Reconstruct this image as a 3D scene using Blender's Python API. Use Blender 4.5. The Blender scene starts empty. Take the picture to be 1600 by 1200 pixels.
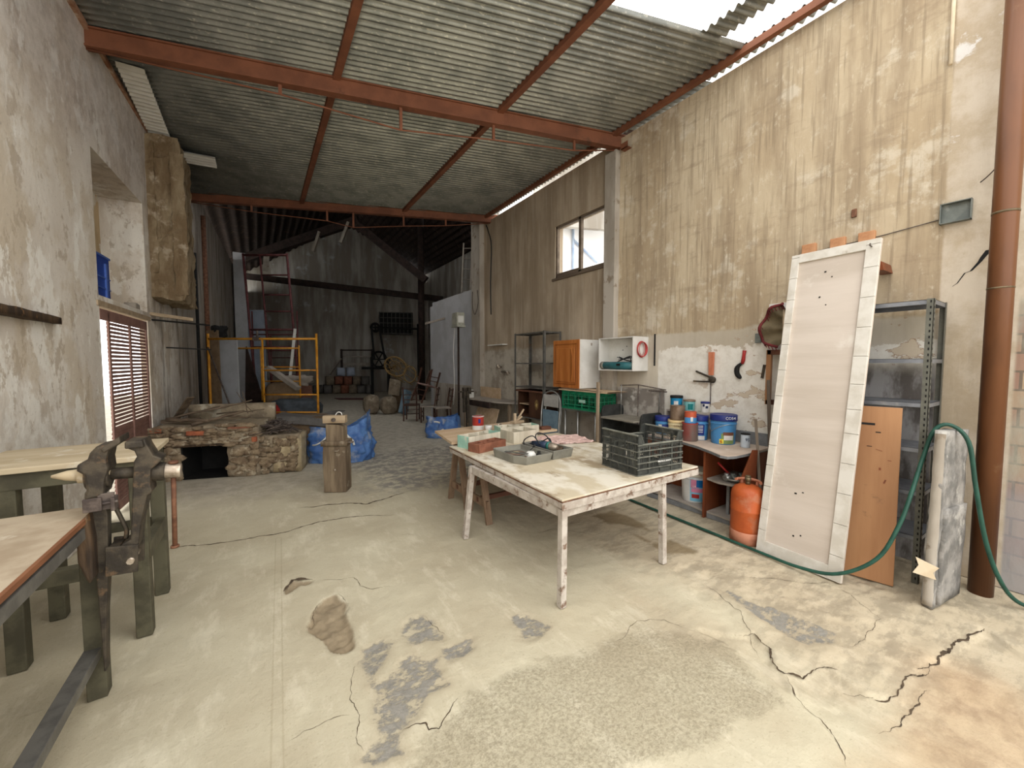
import bpy, math, random
from math import sin, cos, pi, radians as R, sqrt, hypot
from mathutils import Vector as V, Matrix as MX, Euler, noise as NZ
import numpy as np
random.seed(7)
scn = bpy.context.scene
col = scn.collection
# ------------------------------------------------------------------ mesh builder
class MB:
    def __init__(s): s.v=[]; s.f=[]; s.s=[]
    def add(s, vs, fs, sm=False):
        b=len(s.v); s.v+=[tuple(v) for v in vs]; s.f+=[tuple(b+i for i in f) for f in fs]; s.s+=[sm]*len(fs); return s
    def bx(s,x0,x1,y0,y1,z0,z1):
        return s.add([(x,y,z) for x in (x0,x1) for y in (y0,y1) for z in (z0,z1)],
            [(0,1,3,2),(4,6,7,5),(0,4,5,1),(2,3,7,6),(0,2,6,4),(1,5,7,3)])
    def box(s,c,d,rx=0,ry=0,rz=0):
        m=Euler((rx,ry,rz)).to_matrix(); h=V(d)/2
        return s.add([V(c)+m@V((x*h.x,y*h.y,z*h.z)) for x in (-1,1) for y in (-1,1) for z in (-1,1)],
            [(0,1,3,2),(4,6,7,5),(0,4,5,1),(2,3,7,6),(0,2,6,4),(1,5,7,3)])
    def bar(s,p,q,w,h=None,up=(0,0,1)):
        h=h or w; p=V(p); q=V(q); d=(q-p).normalized(); up=V(up)
        if abs(d.dot(up))>.98: up=V((0,1,0))
        a=d.cross(up).normalized(); b=a.cross(d)
        vs=[o+a*(i*w/2)+b*(j*h/2) for o in (p,q) for i in (-1,1) for j in (-1,1)]
        return s.add(vs,[(0,1,3,2),(4,6,7,5),(0,4,5,1),(2,3,7,6),(0,2,6,4),(1,5,7,3)])
    def tube(s,pts,r,n=8,closed=False,cap=True):
        pts=[V(p) for p in pts]; m=len(pts); rs=r if isinstance(r,(list,tuple)) else [r]*m
        vs=[]; up=None
        for i,p in enumerate(pts):
            if closed: d=pts[(i+1)%m]-pts[i-1]
            else: d=pts[min(i+1,m-1)]-pts[max(i-1,0)]
            d.normalize()
            if up is None: up=V((0,0,1)) if abs(d.z)<.9 else V((0,1,0))
            a=d.cross(up).normalized(); up=a.cross(d).normalized()
            vs+=[p+(a*cos(2*pi*k/n)+up*sin(2*pi*k/n))*rs[i] for k in range(n)]
        fs=[]
        for i in range(m if closed else m-1):
            j=(i+1)%m
            fs+=[(i*n+k,j*n+k,j*n+(k+1)%n,i*n+(k+1)%n) for k in range(n)]
        s.add(vs,fs,True)
        if cap and not closed:
            b=len(s.v)-len(vs); s.f+=[tuple(b+k for k in range(n)),tuple(b+(m-1)*n+k for k in reversed(range(n)))]; s.s+=[False]*2
        return s
    def cyl(s,p,q,r,n=16,r2=None): return s.tube([p,q],[r,r if r2 is None else r2],n)
    def lathe(s,prof,c=(0,0,0),n=24,sm=True):
        m=len(prof); vs=[(c[0]+r*cos(2*pi*k/n),c[1]+r*sin(2*pi*k/n),c[2]+z) for r,z in prof for k in range(n)]
        fs=[(i*n+k,i*n+(k+1)%n,(i+1)*n+(k+1)%n,(i+1)*n+k) for i in range(m-1) for k in range(n)]
        return s.add(vs,fs,sm)
    def prism(s,poly,o,u,v,t):   # polygon in the plane o+u*a+v*b, pushed by the vector t
        o=V(o);u=V(u);v=V(v);t=V(t); n=len(poly)
        a=[o+u*x+v*y for x,y in poly]
        return s.add(a+[p+t for p in a],[tuple(range(n)),tuple(range(2*n-1,n-1,-1))]+[(i,i+n,(i+1)%n+n,(i+1)%n) for i in range(n)])
    def grid(s,fn,nu,nv,sm=True,wrap=False):
        vs=[fn(i/nu,j/nv) for j in range(nv+1) for i in range(nu+(0 if wrap else 1))]; w=nu+(0 if wrap else 1)
        fs=[(j*w+i,j*w+(i+1)%w,(j+1)*w+(i+1)%w,(j+1)*w+i) for j in range(nv) for i in range(nu)]
        return s.add(vs,fs,sm)
    def rbox(s,x0,x1,y0,y1,z0,z1,cell=.1,amp=.02,seed=0,fq=4,sm=True):
        c=V(((x0+x1)/2,(y0+y1)/2,(z0+z1)/2)); d=(x1-x0,y1-y0,z1-z0); n=[max(2,int(round(k/cell))) for k in d]; idx={}; vs=[]; fs=[]
        def vid(i,j,k):
            if (i,j,k) not in idx:
                p=V((x0+d[0]*i/n[0],y0+d[1]*j/n[1],z0+d[2]*k/n[2]))
                e=NZ.noise_vector(p*fq+V((seed*7.3,seed*3.1,seed)))*amp + NZ.noise_vector(p*fq*2.7+V((seed,0,seed*2.)))*amp*.5
                idx[(i,j,k)]=len(vs); vs.append(p+e)
            return idx[(i,j,k)]
        for i in range(n[0]):
            for j in range(n[1]):
                fs+=[(vid(i,j,0),vid(i,j+1,0),vid(i+1,j+1,0),vid(i+1,j,0)),(vid(i,j,n[2]),vid(i+1,j,n[2]),vid(i+1,j+1,n[2]),vid(i,j+1,n[2]))]
        for i in range(n[0]):
            for k in range(n[2]):
                fs+=[(vid(i,0,k),vid(i+1,0,k),vid(i+1,0,k+1),vid(i,0,k+1)),(vid(i,n[1],k),vid(i,n[1],k+1),vid(i+1,n[1],k+1),vid(i+1,n[1],k))]
        for j in range(n[1]):
            for k in range(n[2]):
                fs+=[(vid(0,j,k),vid(0,j,k+1),vid(0,j+1,k+1),vid(0,j+1,k)),(vid(n[0],j,k),vid(n[0],j+1,k),vid(n[0],j+1,k+1),vid(n[0],j,k+1))]
        return s.add(vs,fs,sm)
    def blob(s,c,r,amp=.15,seed=0,n=12,m=8,p=1.0,fq=1.7):
        c=V(c)
        def fn(a,b):
            th=2*pi*a; ph=pi*(b-.5)
            sg=lambda x:(abs(x)**p)*(1 if x>=0 else -1)
            d=V((sg(cos(ph))*sg(cos(th)),sg(cos(ph))*sg(sin(th)),sg(sin(ph))))
            k=1+amp*NZ.noise(d*fq+V((seed*5.1,seed,seed*2.2)))
            return (c.x+d.x*r[0]*k,c.y+d.y*r[1]*k,c.z+d.z*r[2]*k)
        return s.grid(fn,n,m,True,True)
    def mesh(s,name,mat,tm=None):
        me=bpy.data.meshes.new(name)
        vs=[tuple(tm@V(v)) for v in s.v] if tm is not None else s.v
        me.from_pydata(vs,[],s.f); me.polygons.foreach_set('use_smooth',s.s)
        me.materials.append(mat); me.validate(); me.update()
        import bmesh
        bm=bmesh.new(); bm.from_mesh(me); bmesh.ops.recalc_face_normals(bm,faces=bm.faces); bm.to_mesh(me); bm.free()
        return me
ROOT={}
def mtx(loc,rz=0,rx=0,ry=0): return MX.Translation(V(loc))@Euler((rx,ry,rz)).to_matrix().to_4x4()
def T(name,label,cat,loc=(0,0,0),rz=0,group=None,M=None):
    o=bpy.data.objects.new(name,None); col.objects.link(o); m=M or mtx(loc,rz)
    o.matrix_world=m; o['label']=label; o['category']=cat; o['kind']='thing'
    if group: o['group']=group
    o.empty_display_size=.1; ROOT[o]=m; return o
def P(par,name,mb,mat,bev=0,w=1,label=None):
    m=ROOT[par]; o=bpy.data.objects.new(name,mb.mesh(name,mat,m.inverted() if w else None)); col.objects.link(o)
    o.parent=par; ROOT[o]=m
    if label: o['label']=label
    if bev: bv(o,bev)
    return o
def bv(o,w):
    b=o.modifiers.new('edge','BEVEL'); b.width=w; b.segments=2; b.limit_method='ANGLE'; b.angle_limit=R(50)
def ONE(name,label,cat,mb,mat,loc=(0,0,0),rz=0,group=None,bev=0,w=1,M=None):
    m=M or mtx(loc,rz); o=bpy.data.objects.new(name,mb.mesh(name,mat,m.inverted() if w else None)); col.objects.link(o)
    o.matrix_world=m; o['label']=label; o['category']=cat; o['kind']='thing'; ROOT[o]=m
    if group: o['group']=group
    if bev: bv(o,bev)
    return o
def ST(name,mb,mat,par=None,bev=0,label=None,cat=None,rz=0,loc=(0,0,0)):
    m=mtx(loc,rz); o=bpy.data.objects.new(name,mb.mesh(name,mat)); col.objects.link(o)
    if par: o.parent=par; ROOT[o]=ROOT[par]
    else: o.matrix_world=m; ROOT[o]=m; o['kind']='structure'
    if label: o['label']=label
    if cat: o['category']=cat
    if bev: bv(o,bev)
    return o
def axes(o,u,v):   # local x along u, local z along v
    u=V(u).normalized(); v=V(v); v=(v-u*u.dot(v)).normalized(); n=v.cross(u)
    m=MX((u,n,v)).transposed().to_4x4(); return MX.Translation(V(o))@m
def words(t,size,mat,name,par,loc,rot,ex=.001,label=None,bold=0):   # raised lettering; loc, rot in the parent's frame
    cu=bpy.data.curves.new('t','FONT'); cu.body=t; cu.size=size; cu.align_x='CENTER'; cu.align_y='CENTER'; cu.extrude=ex; cu.offset=bold; cu.resolution_u=2
    ob=bpy.data.objects.new('t',cu); col.objects.link(ob)
    me=bpy.data.meshes.new_from_object(ob.evaluated_get(bpy.context.evaluated_depsgraph_get())); me.name=name
    bpy.data.objects.remove(ob); bpy.data.curves.remove(cu)
    me.transform(MX.Translation(V(loc))@Euler(rot).to_matrix().to_4x4()); me.materials.clear(); me.materials.append(mat)
    o=bpy.data.objects.new(name,me); col.objects.link(o); o.parent=par; ROOT[o]=ROOT[par]
    if label: o['label']=label
    return o
def tree_copy(o,par=None):
    c=o.copy(); col.objects.link(c); c.parent=par
    for ch in [k for k in bpy.data.objects if k.parent==o]: tree_copy(ch,c)
    return c
def sag(p,q,d,n=12): p=V(p);q=V(q); return [p.lerp(q,i/n)+V((0,0,-d*4*(i/n)*(1-i/n))) for i in range(n+1)]
def smooth(pts,k=4):   # Catmull-Rom through the points
    pts=[V(p) for p in pts]; out=[]
    for i in range(len(pts)-1):
        a=pts[max(i-1,0)];b=pts[i];c=pts[i+1];d=pts[min(i+2,len(pts)-1)]
        for j in range(k):
            t=j/k; out.append(.5*((2*b)+(c-a)*t+(2*a-5*b+4*c-d)*t*t+(3*b-a-3*c+d)*t**3))
    return out+[pts[-1]]
# ------------------------------------------------------------------ materials
def lin(c,k=.88):
    q=.3*c[0]+.59*c[1]+.11*c[2]; c=[q+(x-q)*k for x in c[:3]]
    return tuple((x/255/12.92 if x/255<=.04045 else ((x/255+.055)/1.055)**2.4) for x in c[:3])+(1,)
class G:   # node graph shorthand
    def __init__(s,name):
        s.m=bpy.data.materials.new(name); s.m.use_nodes=True; s.t=s.m.node_tree; s.n=s.t.nodes; s.n.clear()
        s.out=s.n.new('ShaderNodeOutputMaterial'); s.b=s.n.new('ShaderNodeBsdfPrincipled'); s.t.links.new(s.b.outputs[0],s.out.inputs[0])
        s.co=s.n.new('ShaderNodeTexCoord').outputs['Object']
    def set(s,sock,v):
        if isinstance(v,bpy.types.NodeSocket): s.t.links.new(v,sock)
        else: sock.default_value=v
    def mp(s,sc=(1,1,1),loc=(0,0,0),co=None):
        n=s.n.new('ShaderNodeMapping'); s.t.links.new(co or s.co,n.inputs[0]); n.inputs['Scale'].default_value=sc; n.inputs['Location'].default_value=loc; return n.outputs[0]
    def nz(s,scale,sc=(1,1,1),detail=5,rough=.6,loc=(0,0,0),co=None,dist=0):
        n=s.n.new('ShaderNodeTexNoise'); s.t.links.new(s.mp(sc,loc,co),n.inputs['Vector']); n.inputs['Scale'].default_value=scale; n.inputs['Detail'].default_value=detail; n.inputs['Roughness'].default_value=rough; n.inputs['Distortion'].default_value=dist; return n.outputs[0]
    def vor(s,scale,sc=(1,1,1),feat='F1',co=None):
        n=s.n.new('ShaderNodeTexVoronoi'); n.feature=feat; s.t.links.new(s.mp(sc,co=co),n.inputs['Vector']); n.inputs['Scale'].default_value=scale; return n.outputs[0]
    def ma(s,op,a,b=None,c=None,cl=False):
        n=s.n.new('ShaderNodeMath'); n.operation=op; n.use_clamp=cl
        for i,v in enumerate((a,b,c)):
            if v is not None: s.set(n.inputs[i],v)
        return n.outputs[0]
    def ss(s,x,a,b):   # smoothstep
        n=s.n.new('ShaderNodeMapRange'); n.interpolation_type='SMOOTHSTEP'; s.set(n.inputs[0],x); n.inputs[1].default_value=a; n.inputs[2].default_value=b; return n.outputs[0]
    def mx(s,f,a,b,mode='MIX'):
        n=s.n.new('ShaderNodeMix'); n.data_type='RGBA'; n.blend_type=mode
        s.set(n.inputs[0],f); s.set(n.inputs[6],a); s.set(n.inputs[7],b); return n.outputs[2]
    def xyz(s,co=None):
        n=s.n.new('ShaderNodeSeparateXYZ'); s.t.links.new(co or s.co,n.inputs[0]); return n.outputs
    def bump(s,h,st=.3,d=.02):
        n=s.n.new('ShaderNodeBump'); n.inputs['Strength'].default_value=st; n.inputs['Distance'].default_value=d; s.set(n.inputs['Height'],h); s.t.links.new(n.outputs[0],s.b.inputs['Normal'])
    def fin(s,colr,rough=.8,metal=0,spec=.3):
        s.set(s.b.inputs['Base Color'],colr); s.set(s.b.inputs['Roughness'],rough); s.b.inputs['Metallic'].default_value=metal; s.b.inputs['Specular IOR Level'].default_value=spec; return s.m
def mat(name,c1,c2=None,c3=None,scale=6,sc=(1,1,1),k=(.38,.62),k3=(.58,.66),s3=4,sc3=(1,1,1),rough=.75,metal=0,spec=.3,bump=.15,bs=None,bd=.01):
    g=G(name); c=lin(c1)
    n1=g.nz(scale,sc)
    if c2: c=g.mx(g.ss(n1,*k),lin(c1),lin(c2))
    if c3: c=g.mx(g.ss(g.nz(s3,sc3,6,.65,(3,7,1)),*k3),c,lin(c3))
    if bump: g.bump(g.nz(bs or scale*4,sc,6,.65),bump,bd)
    return g.fin(c,rough,metal,spec)
def wood(name,c1,c2,ax='x',scale=9,rough=.7,c3=None,k3=(.55,.68),s3=5,bump=.2):
    sc={'x':(.12,1,1),'y':(1,.12,1),'z':(1,1,.12)}[ax]
    return mat(name,c1,c2,c3,scale,sc,(.35,.65),k3,s3,rough=rough,bump=bump,bs=scale*3)
# ------------------------------------------------------------------ palette
m_cream=mat('worn_ply',(214,206,188),(192,178,150),(162,143,114),4,(1,.7,1),k=(.42,.58),k3=(.52,.64),s3=3.2,sc3=(1,.6,1),rough=.75,bump=.12,bs=40)
m_wpaint=mat('worn_white_paint',(190,181,170),(164,152,140),(120,94,76),10,k3=(.55,.66),s3=12,rough=.7,bump=.3)
m_tabwood=wood('trestle_wood',(138,112,88),(112,86,64),'z',12)
m_boardw=wood('blockboard',(205,178,145),(188,158,122),'x',10)
m_redwood=wood('red_brown_wood',(112,70,50),(88,52,38),'x',10)
m_olive=mat('olive_paint',(90,86,66),(70,66,50),(112,102,82),7,k3=(.62,.7),rough=.6)
m_dusttop=wood('dusty_top',(196,180,150),(176,158,126),'x',5,.8,(205,196,176))
m_dustbr=mat('dusty_brown_top',(178,162,138),(156,138,114),(192,180,160),4,rough=.8)
m_edge=wood('ply_edge',(150,96,62),(120,74,46),'y',10)
m_gsteel=mat('grey_steel',(112,110,104),(92,90,86),(120,98,80),8,k3=(.62,.7),rough=.5,metal=.3)
m_dsteel=mat('dark_vise_iron',(82,73,60),(56,50,43),(112,88,64),14,k3=(.56,.68),s3=10,rough=.62,metal=.35,bump=.3)
m_bsteel=mat('bare_steel',(190,176,158),(150,134,116),None,20,rough=.4,metal=.6)
m_rustrod=mat('rusty_rod',(128,86,62),(98,62,44),None,20,rough=.7,metal=.2)
m_rust=mat('red_oxide_steel',(136,82,56),(118,70,48),(92,58,42),3,rough=.65,k3=(.6,.75))
m_dkrot=mat('rotten_wood',(84,64,44),(52,40,30),(122,88,52),16,(1,1,.2),k3=(.58,.68),s3=12,bump=.5)
m_blind=mat('shutter_brown',(146,108,96),(128,92,82),None,6,rough=.6)
m_blue=mat('blue_raffia',(84,128,190),(58,98,164),(160,164,168),5,k3=(.5,.68),s3=3,rough=.5,bump=.2,bs=60)
m_white=mat('white_plastic',(222,222,216),(210,208,200),None,5,rough=.45,bump=.03)
m_whiteb=mat('white_laminate',(214,212,206),(202,199,192),(176,166,150),4,k3=(.62,.74),rough=.5,bump=.05)
m_black=mat('black_plastic',(52,53,51),(40,41,40),(88,86,80),10,k3=(.58,.72),rough=.55,bump=.1)
m_crate=mat('crate_black',(66,68,63),(52,54,51),(108,106,96),14,k3=(.56,.7),rough=.6,bump=.1)
m_blk=mat('flat_black',(26,25,24),(18,17,17),None,8,rough=.7)
m_cable=mat('cable_black',(36,36,38),None,None,8,rough=.5,bump=0)
m_yel=mat('scaffold_yellow',(226,156,34),(204,130,30),(128,92,54),9,k3=(.63,.7),rough=.45,bump=.08)
m_red=mat('scaffold_maroon',(112,58,58),(88,44,46),None,9,rough=.6)
m_dark=mat('dark_timber',(58,42,36),(40,30,26),None,6,(1,1,1),rough=.8)
m_stumpw=wood('grey_stump_wood',(132,114,90),(94,78,60),'z',11,.8,(150,138,118))
m_pale=wood('pale_timber',(176,154,124),(150,128,100),'x',12)
m_palez=wood('pale_timber_upright',(160,140,114),(130,110,88),'z',12)
m_terra=mat('terracotta',(150,92,68),(126,76,56),(186,132,104),9,k3=(.6,.7),rough=.85)
m_mint=mat('mint_paint',(158,204,186),(140,186,170),(206,204,186),8,k3=(.58,.68),rough=.7)
m_oldwhite=wood('old_white_wood',(206,198,178),(178,168,148),'z',9,.75,(120,108,92),(.62,.7),9)
m_casegrey=mat('case_grey',(132,130,118),(118,116,106),None,8,rough=.55,bump=.05)
m_caseliner=mat('case_liner',(92,92,86),(80,80,76),None,12,rough=.7)
m_stone=mat('rubble_stone',(150,130,102),(116,96,74),(178,164,138),9,k3=(.52,.64),s3=7,rough=.95,bump=.8,bs=24,bd=.03)
m_mortar=mat('pale_mortar',(158,142,116),(126,112,92),(182,172,150),6,k3=(.54,.66),rough=.95,bump=.7,bs=22,bd=.03)
m_ash=mat('ash_grey',(120,110,96),(94,86,74),None,14,rough=.95,bump=.6)
m_brick=mat('orange_brick',(172,96,62),(148,78,52),None,12,rough=.9,bump=.4)
m_twig=wood('dry_twig',(112,94,74),(82,68,54),'x',20)
m_scrap=mat('scrap_iron',(104,92,84),(72,62,58),(134,120,108),18,rough=.6,metal=.3)
m_orange=wood('orange_oak',(190,114,50),(168,94,36),'z',12,.4,bump=.05)
m_green=mat('green_plastic',(16,128,84),(12,106,70),(60,140,108),8,k3=(.64,.74),rough=.45,bump=.06)
m_greend=mat('green_label',(150,196,176),None,None,5,bump=0)
m_bluech=mat('faded_blue_seat',(112,138,154),(92,118,136),(140,156,164),4,rough=.5)
m_chrome=mat('dull_chrome',(186,186,182),(160,160,156),None,10,rough=.35,metal=.7,bump=.03)
m_teal=mat('teal_tool_case',(44,104,110),(34,84,90),(96,128,128),8,k3=(.6,.7),rough=.5)
m_coil=mat('red_hose',(190,62,58),(160,48,46),None,10,rough=.45,bump=0)
m_gas=mat('butane_orange',(190,86,36),(170,72,28),(176,112,80),4,k3=(.58,.72),s3=3,rough=.5,bump=.06)
m_gasd=mat('butane_dusty',(196,128,98),(176,104,74),None,6,rough=.7)
m_brass=mat('brass_valve',(128,112,84),(96,82,60),None,15,rough=.45,metal=.5)
m_maho=wood('desk_mahogany',(132,66,34),(110,52,26),'z',8,.45)
m_desktop=mat('dusty_desktop',(206,186,168),(188,166,146),(216,204,190),3,rough=.7,bump=.08)
m_shelfdust=mat('dusty_grey_board',(168,158,146),(150,140,128),None,5,rough=.8)
m_greyedge=mat('grey_edging',(128,130,132),(112,114,116),None,8,rough=.5)
m_pwhite=wood('panel_ply',(206,193,180),(190,176,161),'x',3.5,.65,(220,212,200),(.58,.72),2)
m_batten=mat('panel_white_batten',(212,207,197),(196,189,176),(164,150,132),6,k3=(.64,.74),rough=.6)
m_brboard=wood('brown_board',(172,122,78),(156,106,66),'z',5,.45,(130,92,62),(.62,.7),4,.06)
m_concr=mat('slab_concrete',(158,154,148),(112,110,106),(190,186,178),6,k3=(.56,.68),rough=.95,bump=.7,bs=26,bd=.02)
m_rack=mat('rack_grey_green',(108,108,98),(94,94,86),(128,124,112),8,k3=(.6,.72),rough=.5,metal=.25,bump=.05)
m_racksh=mat('rack_shelf',(138,142,150),(116,120,128),(160,160,160),6,k3=(.6,.72),rough=.35,metal=.4,bump=.05)
m_hose=mat('green_hose',(38,84,70),(30,70,58),None,10,rough=.4,bump=0)
m_paper=mat('cream_paper',(226,208,178),(212,192,160),None,6,rough=.9)
m_fabric=mat('burgundy_cloth',(120,44,44),(96,34,36),None,10,rough=.9)
m_khaki=mat('khaki_cloth',(112,98,72),(96,84,62),None,8,rough=.95)
m_zinc=mat('zinc_box',(122,128,122),(104,110,106),(146,150,144),9,rough=.5,metal=.2)
m_gold=mat('gold_emblem',(196,168,96),(160,132,70),None,20,rough=.4,metal=.3)
m_brownbox=wood('brown_cabinet',(82,52,34),(66,40,26),'z',8,.5)
m_sack=mat('paper_sack',(138,124,104),(116,102,84),(152,142,124),6,rough=.95)
m_card=mat('cardboard',(128,104,78),(112,90,66),None,6,rough=.95)
m_tarp=mat('grey_sheet',(112,108,104),(96,92,88),None,5,rough=.8)
m_wick=mat('wicker',(132,104,58),(104,80,44),None,18,rough=.8)
m_chairw=mat('dark_chair_wood',(86,54,40),(64,40,30),None,9,rough=.6)
m_pink=mat('dusty_pink_seat',(150,120,112),(130,102,96),None,6,rough=.9)
m_bluesh=mat('blue_white_sheet',(176,188,206),(160,172,192),None,3,rough=.6)
m_lampm=mat('pale_lamp',(176,176,160),(156,156,142),None,8,rough=.5)
def pc(n,c,r=.4): return mat(n,c,tuple(int(x*.9) for x in c),(170,164,152),6,k3=(.66,.8),rough=r,bump=.03)
m_bl=pc('paint_blue',(70,140,200)); m_nv=pc('paint_navy',(34,48,128)); m_cy=pc('paint_cyan',(24,136,188)); m_tl=pc('paint_teal',(120,186,186))
m_dt=pc('paint_deep_teal',(10,120,120)); m_cr=pc('paint_cream',(222,206,160)); m_rd=pc('paint_red',(178,52,44)); m_or=pc('paint_orange_red',(200,88,56)); m_ow=pc('paint_offwhite',(216,214,210))
m_rc=mat('rusty_can',(140,118,98),(112,86,66),(160,140,118),9,rough=.5,metal=.3); m_rb=mat('stained_red_can',(128,60,54),(104,92,84),None,3,(1,1,.4),rough=.45)
m_ye=pc('label_yellow',(232,214,60)); m_gr=pc('label_green',(120,146,84)); m_bn=pc('label_brown',(116,70,50)); m_pk=pc('label_pink',(226,132,164)); m_sk=pc('label_sky',(120,190,220)); m_db=pc('label_blue',(22,112,190))
m_rdl=pc('letter_red',(176,40,36)); m_wl=pc('letter_white',(236,236,232)); m_dl=pc('letter_dark',(40,52,84))
# ------------------------------------------------------------------ floor
def floor():
    F={'slate':[[(.46,2.25),(.42,2.16),(.43,2.),(.44,1.88),(.41,1.79),(.41,1.69),(.36,1.63),(.32,1.61),(.33,1.57),(.38,1.54),(.42,1.55),(.46,1.53),(.45,1.58),(.45,1.62),(.51,1.65),(.58,1.68),(.64,1.75),(.76,1.77),(.75,1.83),(.78,1.87),(.78,1.96),(.72,1.98),(.69,2.04),(.61,2.05),(.57,2.),(.51,1.97),(.45,1.99),(.51,2.06),(.6,2.2),(.57,2.27)],
     [(.7,2.33),(.77,2.37),(.85,2.34),(.88,2.17),(.86,2.08),(.77,2.12),(.69,2.15),(.67,2.23)],[(.85,2.),(1.02,2.),(.99,1.91),(.9,1.89),(.82,1.91)],
     [(1.31,2.04),(1.43,1.99),(1.48,1.82),(1.38,1.79),(1.3,1.79),(1.25,1.83),(1.3,1.89)],[(2.76,1.53),(2.78,1.28),(2.83,1.08),(2.87,.84),(2.79,.79),(2.6,.9),(2.62,1.0),(2.63,1.15),(2.69,1.31)]],
     'hole':[[(.26,2.78),(.33,2.89),(.41,2.9),(.46,2.77),(.43,2.62),(.44,2.45),(.42,2.28),(.37,2.27),(.3,2.33),(.27,2.47),(.21,2.58),(.21,2.65)],[(.11,3.16),(.17,3.27),(.3,3.18),(.28,3.14),(.21,3.17),(.12,3.09)]],
     'agg':[[(.79,1.64),(1.12,1.66),(1.39,1.56),(1.9,1.49),(2.24,1.17),(2.14,.95),(2.06,.79),(1.63,.86),(1.24,.96),(.77,1.01),(.24,1.35),(.46,1.46),(.65,1.57)]],
     'stain':[[(2.93,2.94),(3.21,2.93),(3.26,2.66),(3.22,2.48),(3.13,2.38),(3.04,2.59),(2.93,2.72)],[(2.89,2.19),(3.14,2.15),(3.15,1.87),(3.06,1.85),(2.86,2.02)],[(2.93,2.42),(2.97,2.35),(2.96,2.19),(2.9,2.23)]],
     'rough':[[(2.3,1.32),(2.75,1.95),(3.5,1.7),(4.0,.9),(4.2,.35),(3.4,.3),(2.6,.44),(2.1,.62),(2.2,.9)]],
     'brown':[[(3.05,.46),(3.13,.33),(3.12,.16),(3.,.01),(2.46,0),(1.69,.49),(1.92,.53),(2.47,.45)]],
     'low':[[(2.37,1.15),(2.46,1.1),(2.41,.99),(2.3,.92),(2.28,.87),(2.15,.77),(2.24,1.17),(2.2,1.3)],[(2.28,.87),(2.32,.8),(2.39,.79),(2.5,.76),(2.44,.58),(2.58,.5),(2.9,.49),(3.22,.43),(3.67,.35),(3.4,.05),(2.2,.05),(2.0,.45),(2.15,.77)]]}
    L=[[(.06,1.86),(.19,1.87),(.31,1.85)],[(.49,1.64),(.55,1.64),(.59,1.62),(.59,1.58),(.63,1.56),(.68,1.6),(.72,1.63),(.77,1.66)],[(.34,3.15),(.56,3.07),(.58,2.93),(.65,2.83),(.8,2.77)],
     [(.39,2.14),(.34,1.86),(.34,1.78),(.31,1.69),(.33,1.63)],[(.85,2.34),(.88,2.19),(.9,2.1)],[(2.37,1.15),(2.46,1.1),(2.41,.99),(2.3,.92),(2.28,.87),(2.32,.8),(2.39,.79),(2.5,.76),(2.53,.72)],
     [(2.28,.87),(2.15,.77),(2.11,.66),(2.08,.61),(1.94,.51)],[(2.81,.74),(3.,.73),(3.27,.72)],[(2.9,.49),(3.22,.43),(3.44,.39),(3.67,.35)],[(2.78,.42),(2.63,.43),(2.51,.44),(2.26,.49)],
     [(2.41,.66),(2.44,.58),(2.58,.5),(2.79,.5),(2.97,.46)],[(1.68,1.51),(1.95,1.56),(2.11,1.47),(2.18,1.3)],[(3.25,.72),(3.34,.85),(3.49,1.01)],[(2.05,3.0),(2.4,2.9),(2.6,2.6),(2.75,2.55)],[(2.3,1.0),(2.6,1.25),(2.74,1.6)],[(3.0,1.5),(3.3,1.2),(3.6,1.0)],[(.21,2.58),(.26,2.78),(.33,2.89)],[(.43,2.9),(.46,2.77)],[(.11,3.14),(.17,3.27),(.3,3.19)],[(-1.0,4.4),(-.2,4.3),(.5,4.35),(1.2,4.1)],[(.3,4.9),(1.0,4.6),(1.5,4.75)]]  # lines along the hole rims are painted edge shadow, the others real cracks
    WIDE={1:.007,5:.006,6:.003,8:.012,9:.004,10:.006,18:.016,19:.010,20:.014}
    J=[[(.02,1.3),(.02,1.78),(.07,3.0),(.118,4.15)],[(-1.3,6.9),(2.0,7.05),(2.2,7.37)]]
    def seg(X,Y,ps,closed):
        d=np.full(X.shape,9.); n=len(ps)
        for i in range(n if closed else n-1):
            a=np.array(ps[i]);b=np.array(ps[(i+1)%n]);ab=b-a
            t=np.clip(((X-a[0])*ab[0]+(Y-a[1])*ab[1])/max(ab@ab,1e-9),0,1)
            d=np.minimum(d,np.hypot(X-a[0]-t*ab[0],Y-a[1]-t*ab[1]))
        return d
    def sdf(X,Y,ps):
        d=seg(X,Y,ps,True); ins=np.zeros(X.shape,bool); n=len(ps)
        for i in range(n):
            (x0,y0),(x1,y1)=ps[i],ps[(i+1)%n]
            if y0==y1: continue
            ins^=((y0>Y)!=(y1>Y))&(X<(x1-x0)*(Y-y0)/(y1-y0)+x0)
        return np.where(ins,d,-d)
    xs=np.concatenate([np.linspace(-9,-2,6)[:-1],np.arange(-2,4.4,.016),np.arange(4.4,9.1,.4)]); ys=np.concatenate([np.arange(-7,-.2,.6),np.arange(0,4.3,.016),np.arange(4.3,10,.1),np.arange(10,27,.6)])
    X,Y=np.meshgrid(xs,ys); X=X.ravel();Y=Y.ravel(); nx,ny=len(xs),len(ys)
    D={k:np.max([sdf(X,Y,p) for p in v],axis=0) for k,v in F.items()}
    crk=np.min([seg(X,Y,p,False) for p in L],axis=0); jnt=np.min([seg(X,Y,p,False) for p in J],axis=0)
    wob=np.array([NZ.fractal(V((x*2.3,y*2.3,0)),1,2,4) if -2<x<4.5 and 0<y<6 else 0 for x,y in zip(X,Y)])
    fin=np.array([NZ.fractal(V((x*11,y*11,3)),.8,2,3) if -2<x<4.5 and 0<y<4.3 else 0 for x,y in zip(X,Y)])
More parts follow.
